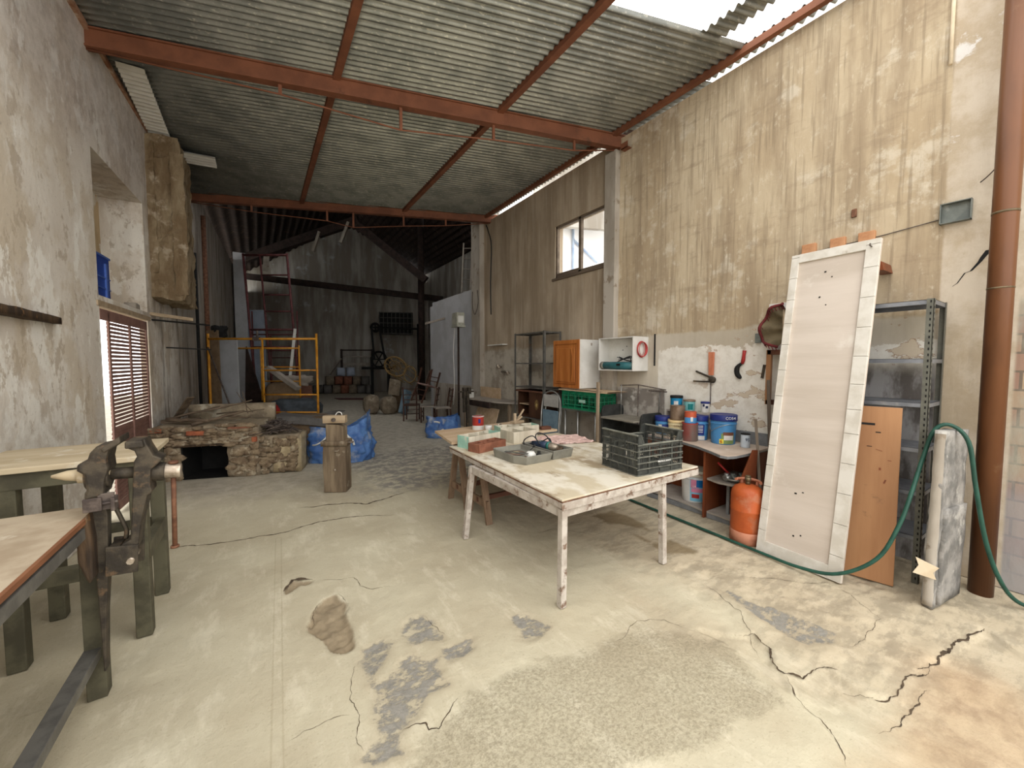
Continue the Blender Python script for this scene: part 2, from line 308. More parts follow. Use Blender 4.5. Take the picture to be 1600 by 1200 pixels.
    rub=np.array([NZ.ridged_multi_fractal(V((x*16,y*16,7)),.8,2,4,1,2)-.9 if -.2<x<.8 and 2<y<3.5 else 0 for x,y in zip(X,Y)])
    sm=lambda d,a,b:(lambda t:t*t*(3-2*t))(np.clip((d-a)/(b-a),0,1))
    Z=wob*.006+fin*.0015-sm(D['hole']+fin*.014,-.006,.016)*(.022+rub*.013)+sm(D['rough'],-.05,.12)*(wob*.010+fin*.006)-sm(D['slate']+fin*.02,-.02,.02)*(.008+.004*fin)-sm(D['low']+fin*.02,-.006,.012)*.018
    Z=Z-np.maximum(0,0)-.004
    me=bpy.data.meshes.new('floor')
    ii=np.arange((nx-1)*(ny-1)); r,c=ii//(nx-1),ii%(nx-1); a=r*nx+c
    me.from_pydata(np.stack([X,Y,Z],1).tolist(),[],np.stack([a,a+1,a+nx+1,a+nx],1).tolist()); me.polygons.foreach_set('use_smooth',[True]*len(me.polygons))
    e=lambda d:np.clip(.5+d/.6,0,1)
    for nm,ch in (('wear',[e(D['slate']),e(D['agg']),e(D['hole']),np.ones_like(X)]),('mark',[np.clip(crk/.3,0,1),np.clip(jnt/.3,0,1),e(np.maximum(D['stain'],-.3)),e(D['brown'])])):
        at=me.color_attributes.new(nm,'FLOAT_COLOR','POINT'); at.data.foreach_set('color',np.stack(ch,1).astype(np.float32).ravel())
    g=G('dusty_concrete_floor')
    def attr(n):
        q=g.n.new('ShaderNodeAttribute'); q.attribute_name=n; sp=g.n.new('ShaderNodeSeparateColor'); g.t.links.new(q.outputs['Color'],sp.inputs[0]); return sp.outputs[0],sp.outputs[1],sp.outputs[2],q.outputs['Alpha']
    sl,ag,ho,_=attr('wear'); ck,jt,stn,br=attr('mark')
    un=lambda s,k=.6:g.ma('MULTIPLY',g.ma('SUBTRACT',s,.5),k)
    n1=g.nz(1.1,(1,1,1),6,.6); n2=g.nz(7,detail=8,rough=.7); n3=g.nz(30,detail=4,rough=.7); n4=g.nz(2.4,(1,.35,1),7,.65,(5,2,0)); n5=g.nz(90,detail=3)
    c=g.mx(g.ss(n1,.35,.68),lin((193,184,157)),lin((177,165,138)))
    c=g.mx(g.ma('MULTIPLY',g.ss(n4,.52,.74),.18),c,lin((170,156,128)))
    c=g.mx(g.ma('MULTIPLY',g.ss(n2,.5,.8),.2),c,lin((176,162,132)))
    c=g.mx(g.ma('MULTIPLY',g.ss(g.nz(3.2,(1.6,.5,1),8,.72,(6,1,0)),.5,.64),.35),c,lin((222,213,188)))
    o=g.xyz()
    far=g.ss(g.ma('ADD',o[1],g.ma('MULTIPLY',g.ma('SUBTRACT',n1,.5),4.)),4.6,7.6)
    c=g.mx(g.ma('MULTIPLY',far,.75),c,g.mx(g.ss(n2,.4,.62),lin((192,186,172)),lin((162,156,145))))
    rt=g.ma('MULTIPLY',g.ss(g.ma('ADD',o[0],g.ma('MULTIPLY',g.ma('SUBTRACT',n1,.5),2.2)),1.9,2.9),g.ma('SUBTRACT',1,g.ss(o[1],3.6,4.6)))
    c=g.mx(g.ma('MULTIPLY',rt,.6),c,g.mx(g.ss(g.nz(6,(.6,1.5,1),8,.72,(2,2,0)),.44,.58),lin((192,174,146)),lin((150,134,112))))
    gy=g.ma('MULTIPLY',g.ma('MULTIPLY',g.ss(g.ma('ADD',o[1],g.ma('MULTIPLY',n1,1.4)),5.2,5.9),g.ma('SUBTRACT',1,g.ss(g.ma('ADD',o[1],g.ma('MULTIPLY',n1,1.)),7.4,7.9))),g.ss(g.ma('ADD',o[0],g.ma('MULTIPLY',n1,.8)),1.3,1.9))
    c=g.mx(g.ma('MULTIPLY',gy,g.ss(n2,.4,.58)),c,lin((140,135,127)))
    sw=g.ma('ADD',un(sl),g.ma('MULTIPLY',g.ma('SUBTRACT',n2,.52),.16))
    dk=g.ma('MULTIPLY',g.ss(sw,-.01,.012),g.ss(g.nz(13,(1,1.4,1),8,.75,(1,1,0)),.42,.54))
    c=g.mx(g.ma('MULTIPLY',g.ss(sw,-.07,.0),.5),c,lin((170,156,130)))
    c=g.mx(dk,c,g.mx(n3,lin((104,103,98)),lin((168,162,150))))
    av=g.ss(g.ma('ADD',un(ag),g.ma('MULTIPLY',g.ma('SUBTRACT',n2,.5),.3)),-.04,.06)
    spk=g.ss(g.nz(60,detail=9,rough=.85),.43,.60)
    c=g.mx(g.ma('MULTIPLY',av,g.ma('ADD',.25,g.ma('MULTIPLY',spk,.5))),c,lin((134,124,100)))
    hv=g.ss(g.ma('ADD',un(ho),g.ma('MULTIPLY',g.ma('SUBTRACT',n2,.5),.05)),-.012,.01)
    c=g.mx(g.ma('MULTIPLY',hv,.9),c,g.mx(n2,lin((178,158,126)),lin((96,80,60))))
    bv_=g.ss(g.ma('ADD',un(br),g.ma('MULTIPLY',g.ma('SUBTRACT',n1,.5),.5)),-.15,.15)
    c=g.mx(g.ma('MULTIPLY',bv_,.48),c,g.mx(g.ss(n2,.4,.65),lin((186,150,110)),lin((150,108,70))))
    sv=g.ss(g.ma('ADD',un(stn),g.ma('MULTIPLY',g.ma('SUBTRACT',n2,.5),.16)),-.02,.04)
    c=g.mx(g.ma('MULTIPLY',sv,.7),c,lin((126,106,72)))
    jd=g.ma('MULTIPLY',jt,.3)
    c=g.mx(g.ma('MULTIPLY',g.ma('SUBTRACT',1,g.ss(g.ma('ADD',g.ma('ABSOLUTE',g.ma('SUBTRACT',jd,.022)),g.ma('MULTIPLY',g.ma('SUBTRACT',n2,.5),.012)),.001,.007)),.28),c,lin((150,134,104)))
    c=g.mx(g.ma('MULTIPLY',g.ss(n5,.58,.72),.32),c,lin((140,126,98)))
    hgt=g.ma('ADD',g.ma('MULTIPLY',n2,.8),g.ma('MULTIPLY',n3,g.ma('ADD',.2,g.ma('ADD',g.ma('MULTIPLY',av,.5),g.ma('MULTIPLY',dk,.8)))))
    g.bump(hgt,.5,.02)
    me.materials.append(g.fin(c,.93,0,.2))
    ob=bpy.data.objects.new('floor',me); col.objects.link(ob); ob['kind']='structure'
    ZG=Z.reshape(ny,nx); rr=random.Random(2)
    def zat(x,y,w=0):
        i=min(max(int(np.searchsorted(xs,x))-1,0),nx-2); j=min(max(int(np.searchsorted(ys,y))-1,0),ny-2); k=2 if w else 0; return float(ZG[max(j-k,0):j+2+k,max(i-k,0):i+2+k].max())+.0012
    def jag(ps):
        for k in range(5):
            out=[ps[0]]
            for a,b in zip(ps[:-1],ps[1:]):
                l=hypot(b[0]-a[0],b[1]-a[1])
                if l>.012: s=rr.uniform(-.11,.11); out.append(((a[0]+b[0])/2-(b[1]-a[1])*s,(a[1]+b[1])/2+(b[0]-a[0])*s))
                out.append(b)
            ps=out
        return ps
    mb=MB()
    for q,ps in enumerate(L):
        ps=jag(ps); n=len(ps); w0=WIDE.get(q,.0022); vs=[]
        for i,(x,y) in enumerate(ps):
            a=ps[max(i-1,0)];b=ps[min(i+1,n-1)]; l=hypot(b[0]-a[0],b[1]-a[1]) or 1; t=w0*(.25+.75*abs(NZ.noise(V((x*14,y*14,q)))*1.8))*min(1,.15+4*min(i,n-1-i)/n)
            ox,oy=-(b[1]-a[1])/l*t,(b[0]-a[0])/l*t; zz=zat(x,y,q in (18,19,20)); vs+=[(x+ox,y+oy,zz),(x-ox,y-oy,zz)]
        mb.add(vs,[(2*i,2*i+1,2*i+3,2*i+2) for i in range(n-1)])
    ROOT[ob]=MX.Identity(4); ST('floor_crack_rim_shade',mb,mat('crack_dirt_rim_shade',(92,76,58),(70,58,46),None,20,rough=1),ob)
floor()
# ------------------------------------------------------------------ wall materials
def wall_right_mat():
    g=G('ochre_plaster'); o=g.xyz(); y,z=o[1],o[2]
    st=g.nz(5,(1,1,.10),6,.65); st2=g.nz(16,(1,1,.05),4,.6,(2,1,0)); n1=g.nz(1.6,(1,1,.5),6,.62); n2=g.nz(9,detail=7,rough=.7); nw=g.nz(2.2,detail=7,rough=.68,loc=(9,4,2))
    ya=g.ma('ADD',y,g.ma('MULTIPLY',g.ma('SUBTRACT',nw,.5),.10)); za=g.ma('ADD',z,g.ma('MULTIPLY',g.ma('SUBTRACT',nw,.5),.22))
    oc=g.mx(g.ss(n1,.35,.65),lin((196,178,148)),lin((178,157,126)))
    oc=g.mx(g.ma('MULTIPLY',g.ss(st,.42,.66),.7),oc,lin((150,130,104)))
    oc=g.mx(g.ma('MULTIPLY',g.ss(st2,.55,.72),.4),oc,lin((136,118,94)))
    oc=g.mx(g.ma('MULTIPLY',g.ss(nw,.55,.67),.6),oc,lin((214,204,184)))
    oc=g.mx(g.ma('MULTIPLY',g.ss(g.nz(5,(1,.45,1.6),7,.7,(3,3,8)),.52,.66),.45),oc,lin((146,126,102)))
    oc=g.mx(g.ma('MULTIPLY',g.ss(g.nz(13,(1,1,.6),6,.7,(8,1,1)),.55,.68),.4),oc,lin((218,206,182)))
    tp=g.mx(g.ss(n1,.35,.65),lin((186,168,144)),lin((164,146,122)))
    tp=g.mx(g.ma('MULTIPLY',g.ss(st,.42,.66),.6),tp,lin((140,122,100)))
    tp=g.mx(g.ma('MULTIPLY',g.ss(st2,.52,.7),.45),tp,lin((196,184,164)))
    oc=g.mx(g.ma('MULTIPLY',g.ss(g.nz(34,(1,1,.04),4,.6,(5,1,0)),.52,.66),.5),oc,lin((136,118,94)))
    c=g.mx(g.ss(ya,4.1,4.14),oc,tp)
    gp=g.mx(g.ss(nw,.44,.6),lin((192,184,168)),lin((160,148,132)))
    gp=g.mx(g.ma('MULTIPLY',g.ss(n2,.56,.7),.5),gp,lin((110,100,88)))
    c=g.mx(g.ma('MULTIPLY',g.ma('SUBTRACT',1,g.ss(za,1.86,1.96)),g.ss(ya,4.0,4.05)),c,gp)
    wh=g.mx(g.ss(n1,.35,.65),lin((200,190,172)),lin((182,170,150)))
    wh=g.mx(g.ma('MULTIPLY',g.ss(st,.5,.7),.4),wh,lin((160,146,126)))
    pw=g.ma('MULTIPLY',g.ma('SUBTRACT',1,g.ss(g.ma('ADD',z,g.ma('MULTIPLY',g.ma('SUBTRACT',nw,.5),.5)),1.80,1.82)),g.ma('SUBTRACT',1,g.ss(g.ma('ADD',y,g.ma('MULTIPLY',g.ma('SUBTRACT',nw,.5),.06)),3.27,3.29)))
    wh=g.mx(g.ma('MULTIPLY',pw,.9),wh,g.mx(g.ss(n2,.4,.7),lin((232,228,218)),lin((214,207,194))))
    chip=g.ss(g.nz(3.4,(1,1,1.9),7,.62,(0,1.3,.4)),.585,.60)
    chip=g.ma('MULTIPLY',chip,g.ma('SUBTRACT',1,g.ss(y,2.2,3.0)))
    edge=g.ss(g.nz(3.4,(1,1,1.9),7,.62,(0,1.3,.4)),.572,.59)
    edge=g.ma('MULTIPLY',edge,g.ma('SUBTRACT',1,g.ss(y,2.2,3.0)))
    wh=g.mx(edge,wh,lin((150,112,84))); wh=g.mx(chip,wh,lin((204,188,164)))
    low=g.ma('MULTIPLY',g.ma('SUBTRACT',1,g.ss(za,1.98,2.02)),g.ma('SUBTRACT',1,g.ss(ya,3.99,4.01)))
    c=g.mx(low,c,wh)
    # bare block courses low down behind the rack
    bl=g.mx(g.ss(g.nz(6,(1,1,.35),5,.6,(4,4,4)),.42,.58),lin((168,166,166)),lin((104,98,94)))
    c=g.mx(g.ma('MULTIPLY',g.ma('SUBTRACT',1,g.ss(za,1.5,1.7)),g.ma('SUBTRACT',1,g.ss(ya,1.6,1.7))),c,bl)
    # pale pilaster band
    pil=g.mx(g.ss(nw,.4,.62),lin((202,188,168)),lin((182,164,138)))
    pil=g.mx(g.ma('MULTIPLY',g.ss(nw,.6,.66),g.ss(z,2.6,3.2)),pil,lin((214,210,204)))
    c=g.mx(g.ma('SUBTRACT',1,g.ss(g.ma('ADD',y,g.ma('MULTIPLY',g.ma('SUBTRACT',nw,.5),.03)),.74,.76)),c,pil)
    # painted coursed stone at the near end
    bk=g.n.new('ShaderNodeTexBrick'); cv=g.n.new('ShaderNodeCombineXYZ'); g.t.links.new(y,cv.inputs[0]); g.t.links.new(z,cv.inputs[1]); g.t.links.new(cv.outputs[0],bk.inputs[0])
    bk.inputs['Scale'].default_value=1; bk.inputs['Brick Width'].default_value=.34; bk.inputs['Row Height'].default_value=.13; bk.inputs['Mortar Size'].default_value=.008
    bk.inputs['Color1'].default_value=lin((176,152,124)); bk.inputs['Color2'].default_value=lin((150,112,98)); bk.inputs['Mortar'].default_value=lin((120,106,92))
    bc=g.mx(g.ss(n1,.4,.6),bk.outputs[0],lin((168,166,150)))
    bc=g.mx(g.ma('MULTIPLY',g.ma('SUBTRACT',1,g.ss(za,.6,.9)),.7),bc,lin((150,146,150)))
    c=g.mx(g.ma('MULTIPLY',g.ma('SUBTRACT',1,g.ss(y,.36,.38)),g.ma('SUBTRACT',1,g.ss(za,2.0,2.1))),c,bc)
    g.bump(g.ma('ADD',g.ma('MULTIPLY',n2,.5),g.ma('ADD',g.ma('MULTIPLY',st,.7),g.ma('MULTIPLY',nw,.8))),.35,.03)
    return g.fin(c,.92,0,.2)
def wall_left_mat():
    g=G('lime_plaster'); o=g.xyz(); y,z=o[1],o[2]
    n1=g.nz(.9,(1,1,.6),6,.6); n2=g.nz(7,detail=8,rough=.7); nw=g.nz(1.7,(1,1,.7),8,.66,(4,0,2)); st=g.nz(4,(1,1,.15),6,.65)
    c=g.mx(g.ss(n1,.36,.64),lin((224,217,205)),lin((208,198,184)))
    c=g.mx(g.ma('MULTIPLY',g.ss(nw,.47,.57),.6),c,lin((194,177,150)))
    c=g.mx(g.ma('MULTIPLY',g.ss(g.nz(2.6,(1,1,.55),8,.65,(2,8,5)),.53,.57),.85),c,lin((230,226,216)))
    c=g.mx(g.ma('MULTIPLY',g.ss(g.nz(5.5,(1,1,.6),8,.7,(7,3,5)),.55,.6),.7),c,lin((176,160,138)))
    c=g.mx(g.ma('MULTIPLY',g.ss(g.nz(22,detail=5,rough=.7,loc=(1,3,1)),.6,.68),.5),c,lin((150,136,118)))
    up=g.ss(g.ma('ADD',z,g.ma('MULTIPLY',g.ma('SUBTRACT',nw,.5),2.)),3.1,4.3)
    c=g.mx(g.ma('MULTIPLY',up,.5),c,g.mx(g.ss(n2,.4,.62),lin((200,190,186)),lin((156,144,140))))
    dn=g.ma('SUBTRACT',1,g.ss(g.ma('ADD',z,g.ma('MULTIPLY',g.ma('SUBTRACT',nw,.5),1.6)),.7,1.5))
    c=g.mx(g.ma('MULTIPLY',dn,.7),c,g.mx(g.ss(n2,.42,.6),lin((204,200,192)),lin((168,156,142))))
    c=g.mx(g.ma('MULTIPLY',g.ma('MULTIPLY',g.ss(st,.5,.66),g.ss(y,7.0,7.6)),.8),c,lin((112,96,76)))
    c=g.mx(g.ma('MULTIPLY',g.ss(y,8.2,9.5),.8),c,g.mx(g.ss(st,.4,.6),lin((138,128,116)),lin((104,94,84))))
    g.bump(g.ma('ADD',g.ma('MULTIPLY',n2,.6),g.ma('MULTIPLY',nw,1.6)),.5,.03)
    return g.fin(c,.94,0,.2)
m_wr=wall_right_mat(); m_wl_=wall_left_mat()
m_pill=mat('pillar_plaster',(178,169,156),(156,146,132),(136,122,104),4,(1,1,.3),rough=.9,bump=.25)
m_back=mat('old_back_wall',(186,182,174),(146,138,126),(196,198,202),2.2,(1,1,.18),k=(.35,.6),k3=(.6,.74),s3=1.6,rough=.95,bump=.3)
m_part=mat('partition_pale',(184,186,190),(170,170,172),None,1.5,rough=.9)
m_tile=mat('dark_roof_tiles',(62,46,40),(42,32,28),(84,64,54),3,(1,4,1),rough=.95,bump=.6)
m_niche=mat('niche_plaster',(190,166,128),(170,146,108),(204,198,184),3,(1,1,.5),k3=(.55,.6),s3=2,rough=.95,bump=.35)
m_hood=mat('sooty_rubble',(160,142,112),(122,100,72),(176,160,136),4,(1,1,.3),k3=(.56,.68),rough=.95,bump=.8,bs=16,bd=.04)
m_out=mat('outside_white_wall',(236,236,236),None,None,2,rough=.9,bump=0)
m_outb=mat('outside_blue_shutter',(150,172,204),(176,194,216),None,4,rough=.8)
def corr_mat():
    g=G('galvanised_corrugated'); n=g.nz(3,(1,1,1),6,.6); n2=g.nz(40,(.4,1,1),4,.6)
    c=g.mx(g.ss(n,.38,.64),lin((142,144,139)),lin((118,121,118)))
    c=g.mx(g.ma('MULTIPLY',g.ss(n2,.56,.7),.4),c,lin((206,202,186)))
    return g.fin(c,.36,.8,.4)
m_corr=corr_mat()
# ------------------------------------------------------------------ shell
WX=4.45
w=MB()     # right wall with a window hole Y 4.22-5.44, Z 3.1-4.0
w.bx(WX,WX+.18,-1.2,4.22,0,4.82); w.bx(WX,WX+.18,4.22,5.44,0,3.1); w.bx(WX,WX+.18,4.22,5.44,4.0,4.80); w.bx(WX,WX+.18,5.44,8.0,0,4.80)
wr_=ST('wall_right',w,m_wr)
mb=MB(); cp_=[(.520,2.435),(.548,2.386),(.56,2.36),(.60,2.30),(.63,2.29),(.665,2.22),(.69,2.20)]; cw=(.016,.013,.010,.006,.004,.003,.001)
for i in range(6): mb.prism([(cp_[i][0]-cw[i],cp_[i][1]),(cp_[i+1][0]-cw[i+1],cp_[i+1][1]),(cp_[i+1][0]+cw[i+1],cp_[i+1][1]),(cp_[i][0]+cw[i],cp_[i][1])],(WX-.0015,0,0),(0,1,0),(0,0,1),(.003,0,0))
ST('wall_crack',mb,m_blk,wr_)
ST('trim_1',MB().bx(4.36,4.46,3.98,4.20,0,4.66),m_pill,bev=.012,label='whitewashed pilaster on the right wall under the main beam',cat='pilaster')
LA=math.atan(.0528); LL=MX.Translation(V((-1.6,0,0)))@Euler((0,0,-LA)).to_matrix().to_4x4()
w=MB()
for a in ((-1.0,5.56,2.22,4.86),(7.16,9.2,2.22,5.3),(5.56,7.16,3.74,4.86)): w.bx(-.55,0,*a)
for a in ((-1.0,5.56,0,2.22),(7.16,9.2,0,2.22),(9.2,25.5,0,5.3)): w.bx(-.09,0,*a)
w.bx(-.55,0,5.56,7.16,2.22,2.30)
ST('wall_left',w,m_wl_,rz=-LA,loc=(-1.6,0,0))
w=MB().bx(-.56,-.42,5.5,7.22,2.25,3.8)
ST('trim_2',w,m_niche,rz=-LA,loc=(-1.6,0,0),label='bricked-up back of the deep niche above the shutter',cat='niche back')
w=MB()
w.bx(-.42,.012,5.50,7.24,2.19,2.245); 
ST('trim_3',w,m_pale,rz=-LA,loc=(-1.6,0,0),label='timber lintel over the brown slatted shutter',cat='lintel')
def skew(x,y0): return y0-.3*x
# corrugated roof: waves run along X and lean with the beams
def corrugated(mb,xs,y0,y1,z=4.90,a=.023,pitch=.085,sl=-.30,seg=8):
    n=int((y1-y0)/pitch*seg); vs=[]; fs=[]; m=len(xs)
    for j in range(n+1):
        t=y0+j*pitch/seg
        for x in xs: vs.append((x,t+sl*x,z+a*sin(2*pi*t/pitch)))
    for j in range(n):
        for i in range(m-1): fs.append((j*m+i,j*m+i+1,(j+1)*m+i+1,(j+1)*m+i))
    mb.add(vs,fs,True)
w=MB(); Y0=1.9
HY=Y0+.085*19
corrugated(w,[-1.75,-.5,.8,2.2,2.78],2.75,9.62)
corrugated(w,[2.78,3.3,3.82,4.05,4.32],HY,9.62)
corrugated(w,[3.80,4.03],Y0,HY)
corrugated(w,[4.32,4.50],Y0,4.05)
corrugated(w,[4.32,4.60],4.05,5.22)
corrugated(w,[4.32,4.49],5.22,9.3)
ST('ceiling',w,m_corr)
def ibeam(p,q,h=.2,fw=.1,tw=.012):
    mb=MB(); p=V(p);q=V(q); z=V((0,0,1))
    mb.bar(p+z*(h-.012),q+z*(h-.012),fw,.016); mb.bar(p+z*.008,q+z*.008,fw,.016); mb.bar(p+z*h/2,q+z*h/2,fw*.55,h-.02); return mb
def beam(name,p,q,posts,label,h=.19):
    o=ST(name,ibeam(p,q,h),m_rust,label=label,cat='roof beam'); p=V(p);q=V(q)
    n=V((0,0,-1)); a=p.lerp(q,.02); b=p.lerp(q,.985); low=[]
    for t,d in posts:
        s=p.lerp(q,t); ST('hanger',MB().bar(s,s+n*d,.035,.02,(0,1,0)),m_rust,o); low.append(s+n*d)
    ST('tie_rod',MB().tube([a]+low+[b],.009,6),m_rust,o)
    return o
beam('roof_beam',(-1.55,5.66,4.68),(4.62,3.95,4.68),((.30,.10),(.5,.26),(.68,.18),(.86,.13)),'long red oxide steel beam with four hangers, nearer the open roof')
beam('roof_beam',(-1.3,9.98,4.74),(4.6,7.66,4.74),((.22,.12),(.44,.2),(.52,.3),(.68,.2),(.82,.13)),'red oxide steel beam at the mouth of the dark back room',.17)
for x,lab,w_ in ((.85,'red purlin passing over the middle of the room, left of the other long purlin',.075),(2.72,'red purlin running along the edge of the roof opening',.075),(4.345,'red purlin beside the top of the right wall',.06)):
    a=9.5-.3*x; mb=MB(); mb.bar((x,Y0-.35*x,4.865),(x,a-.1,4.865),w_,.07)
    ST('roof_purlin',mb,m_rust,label=lab,cat='purlin')
# jagged edge of the left ends of the sheets and the rusty wall plate
mb=MB(); mb.bar((-1.44,2.6,4.86),(-1.15,9.0,4.86),.07,.05); ST('trim_4',mb,mat('rusted_plaster',(176,136,108),(140,92,66),(196,180,160),6,rough=.9,bump=.5),label='rusty wall plate under the roof edge on the left wall',cat='wall plate')
mb=MB(); corrugated(mb,[-1.19,-1.08,-.95],5.95,7.6,z=4.855,a=.02,pitch=.09,sl=-.05); 
ONE('roofing_offcut','pale strip of corrugated sheet tucked along the left roof edge','roofing sheet',mb,m_whiteb,(-1.2,6.9,4.84))
mb=MB(); corrugated(mb,[-1.15,-.45],7.62,8.0,z=4.78,a=.02,pitch=.09,sl=-.12)
ONE('roofing_offcut','pale corrugated offcut jutting out over the chimney breast','roofing sheet',mb,m_whiteb,(-.8,7.7,4.76))
# window on the right
wf=bpy.data.objects.new('window_1',None); col.objects.link(wf); wf['kind']='structure'; ROOT[wf]=MX.Identity(4)
def glass():
    g=G('window_glass'); g.n.remove(g.b); t=g.n.new('ShaderNodeBsdfTransparent'); s=g.n.new('ShaderNodeBsdfGlossy'); s.inputs['Roughness'].default_value=.05; m=g.n.new('ShaderNodeMixShader'); m.inputs[0].default_value=.06
    g.t.links.new(t.outputs[0],m.inputs[1]); g.t.links.new(s.outputs[0],m.inputs[2]); g.t.links.new(m.outputs[0],g.out.inputs[0]); return g.m
m_glass=glass()
m_wframe=wood('weathered_frame',(120,104,88),(96,82,68),'y',10)
mb=MB(); y0,y1,z0,z1=4.22,5.44,3.1,4.0
for a in ((y0,y1,z0,z0+.05),(y0,y1,z1-.04,z1),(y0,y0+.035,z0,z1),(y1-.04,y1,z0,z1),(4.80,4.86,z0,z1),(4.86,5.40,z0+.05,z0+.085)): mb.bx(WX+.02,WX+.075,*a)
ST('window_frame',mb,m_wframe,wf,.004)
ST('window_sill',MB().bx(WX-.03,WX+.1,4.18,5.5,3.06,3.1),m_wframe,wf,.006)
ST('window_pane',MB().bx(WX+.045,WX+.05,4.25,4.80,3.15,3.96),m_glass,wf); ST('window_pane',MB().bx(WX+.045,WX+.05,4.86,5.40,3.18,3.96),m_glass,wf)
# white outer face of the neighbouring wall, seen through the window
ST('exterior_house_wall',MB().bx(4.75,16,7.70,7.84,0,8.2),m_out)
o=ST('exterior_house_shutter',MB().bx(5.62,6.02,7.66,7.70,3.62,4.35),m_outb); ST('shutter_edge',MB().bx(5.58,6.06,7.65,7.70,3.58,3.62).bx(5.58,6.06,7.65,7.70,4.35,4.39),m_outb,o)
ST('exterior_pipe',MB().cyl((6.86,7.66,0),(6.86,7.66,8),.03,8).cyl((6.86,7.64,4.75),(7.7,7.64,4.3),.03,8),m_outb)
# slatted shutter in the left doorway
ds=bpy.data.objects.new('door_1',None); col.objects.link(ds); ds.matrix_world=LL; ds['kind']='structure'; ds['label']='brown slatted wooden shutter hung in the left doorway'; ROOT[ds]=LL
mb=MB()
for y in (5.80,6.45,7.09): mb.bx(-.022,-.008,y,y+.05,.03,2.15)
mb.bx(-.022,-.008,5.60,7.14,2.06,2.17); mb.bx(-.022,-.008,5.80,7.14,.02,.1)
ST('shutter_frame',mb,m_blind,ds)
mb=MB(); z=.10
while z<.86:
    mb.box((-.024,6.47,z+.022),(.008,1.32,.05),ry=R(14)); z+=.044
ST('lower_slats',mb,m_blind,ds)
mb=MB()
while z<2.03:
    mb.box((-.024,6.47,z+.015),(.008,1.32,.031)); z+=.0435
ST('upper_slats',mb,m_blind,ds)
# ------------------------------------------------------------------ left side
t=T('workbench','dusty workbench with the leg vise clamped to its corner','workbench',(-1.06,1.7,0))
P(t,'tabletop',MB().bx(-1.44,-.665,.75,2.66,.905,.93),m_dustbr,.004)
P(t,'edge_strip',MB().bx(-.665,-.652,.75,2.66,.912,.932),m_edge)
mb=MB(); mb.bx(-.70,-.655,.75,2.665,.845,.895); mb.bx(-1.45,-.655,2.62,2.67,.85,.905); mb.bx(-1.45,-1.40,.75,2.66,.85,.905); mb.bx(-1.45,-.655,.72,.77,.85,.905); P(t,'frame',mb,m_gsteel,.003)
for x,y in ((-.692,2.63),(-1.41,2.63),(-.692,.8),(-1.41,.8)): P(t,'leg',MB().bx(x-.036,x+.036,y-.036,y+.036,0,.86),m_olive,.004)
P(t,'stretcher',MB().bar((-.70,2.62,.23),(-.70,.8,.25),.06,.05),m_gsteel,.003)
P(t,'stretcher',MB().bar((-1.41,2.62,.23),(-1.41,.8,.25),.06,.05),m_gsteel,.003)
t=T('tall_stand','tall olive-green four-legged stand with a pale dusty top','stand',(-.85,3.34,0))
P(t,'tabletop',MB().bx(-1.30,-.545,3.02,3.66,1.055,1.085),m_dusttop,.004)
mb=MB()
mb.bx(-1.14,-.57,3.05,3.075,.965,1.055); mb.bx(-1.14,-.57,3.605,3.63,.965,1.055); mb.bx(-.595,-.57,3.05,3.63,.965,1.055); mb.bx(-1.14,-1.115,3.05,3.63,.965,1.055)
P(t,'apron',mb,m_olive,.003)
for x in (-.605,-1.10):
    for y in (3.09,3.59): P(t,'leg',MB().bx(x-.037,x+.037,y-.037,y+.037,0,.97),m_olive,.005)
P(t,'stretcher',MB().bar((-1.10,3.07,.46),(-.6,3.07,.46),.05,.085),m_olive,.004)
P(t,'stretcher',MB().bar((-.59,3.09,.50),(-.59,3.59,.50),.05,.10),m_olive,.004)
P(t,'stretcher',MB().bar((-1.10,3.09,.40),(-1.10,3.59,.40),.05,.085),m_olive,.004)
P(t,'stretcher',MB().bar((-1.10,3.59,.52),(-.6,3.59,.52),.04,.06),m_olive,.004)
# leg vise
FJ=[(-.536,1.275),(-.537,1.251),(-.575,1.222),(-.583,1.182),(-.58,1.139),(-.593,1.087),(-.6,1.017),(-.662,1.005),(-.66,1.04),(-.654,1.051),(-.659,1.122),(-.68,1.143),(-.679,1.171),(-.646,1.187),(-.637,1.218),(-.615,1.245),(-.578,1.252)]
MJ=[(-.518,1.252),(-.519,1.225),(-.493,1.209),(-.485,1.181),(-.497,1.158),(-.502,1.085),(-.522,.793),(-.554,.776),(-.554,.764),(-.497,.749),(-.484,.858),(-.456,.99),(-.437,1.005),(-.443,1.044),(-.438,1.112),(-.399,1.151),(-.396,1.163),(-.426,1.179),(-.447,1.231),(-.455,1.266),(-.469,1.246),(-.487,1.248)]
LEG=[(-.658,1.004),(-.628,1.031),(-.61,1.022),(-.609,.995),(-.599,.921),(-.608,.644),(-.622,.452),(-.632,.18),(-.641,.18),(-.648,.644),(-.651,.884)]
BR=[(-.603,.782),(-.494,.767),(-.499,.639),(-.608,.647)]; WD=[(-.685,.88),(-.648,.955),(-.637,.821),(-.639,.659),(-.652,.639),(-.664,.667),(-.685,.744)]
X3,Z3=(1,0,0),(0,0,1)
def slab(poly,y0,y1): return MB().prism(poly,(0,y0,0),X3,Z3,(0,y1-y0,0))
t=T('leg_vise','heavy rusty iron leg vise with open jaws and hanging handle','vise',(-.635,2.56,.18))
o=P(t,'fixed_jaw',slab(FJ,2.46,2.60),m_dsteel,.012); P(o,'jaw_face',MB().prism([(-.60,1.235),(-.535,1.285),(-.533,1.255),(-.59,1.215)],(0,2.45,0),X3,Z3,(0,.16,0)),m_dsteel,.005)
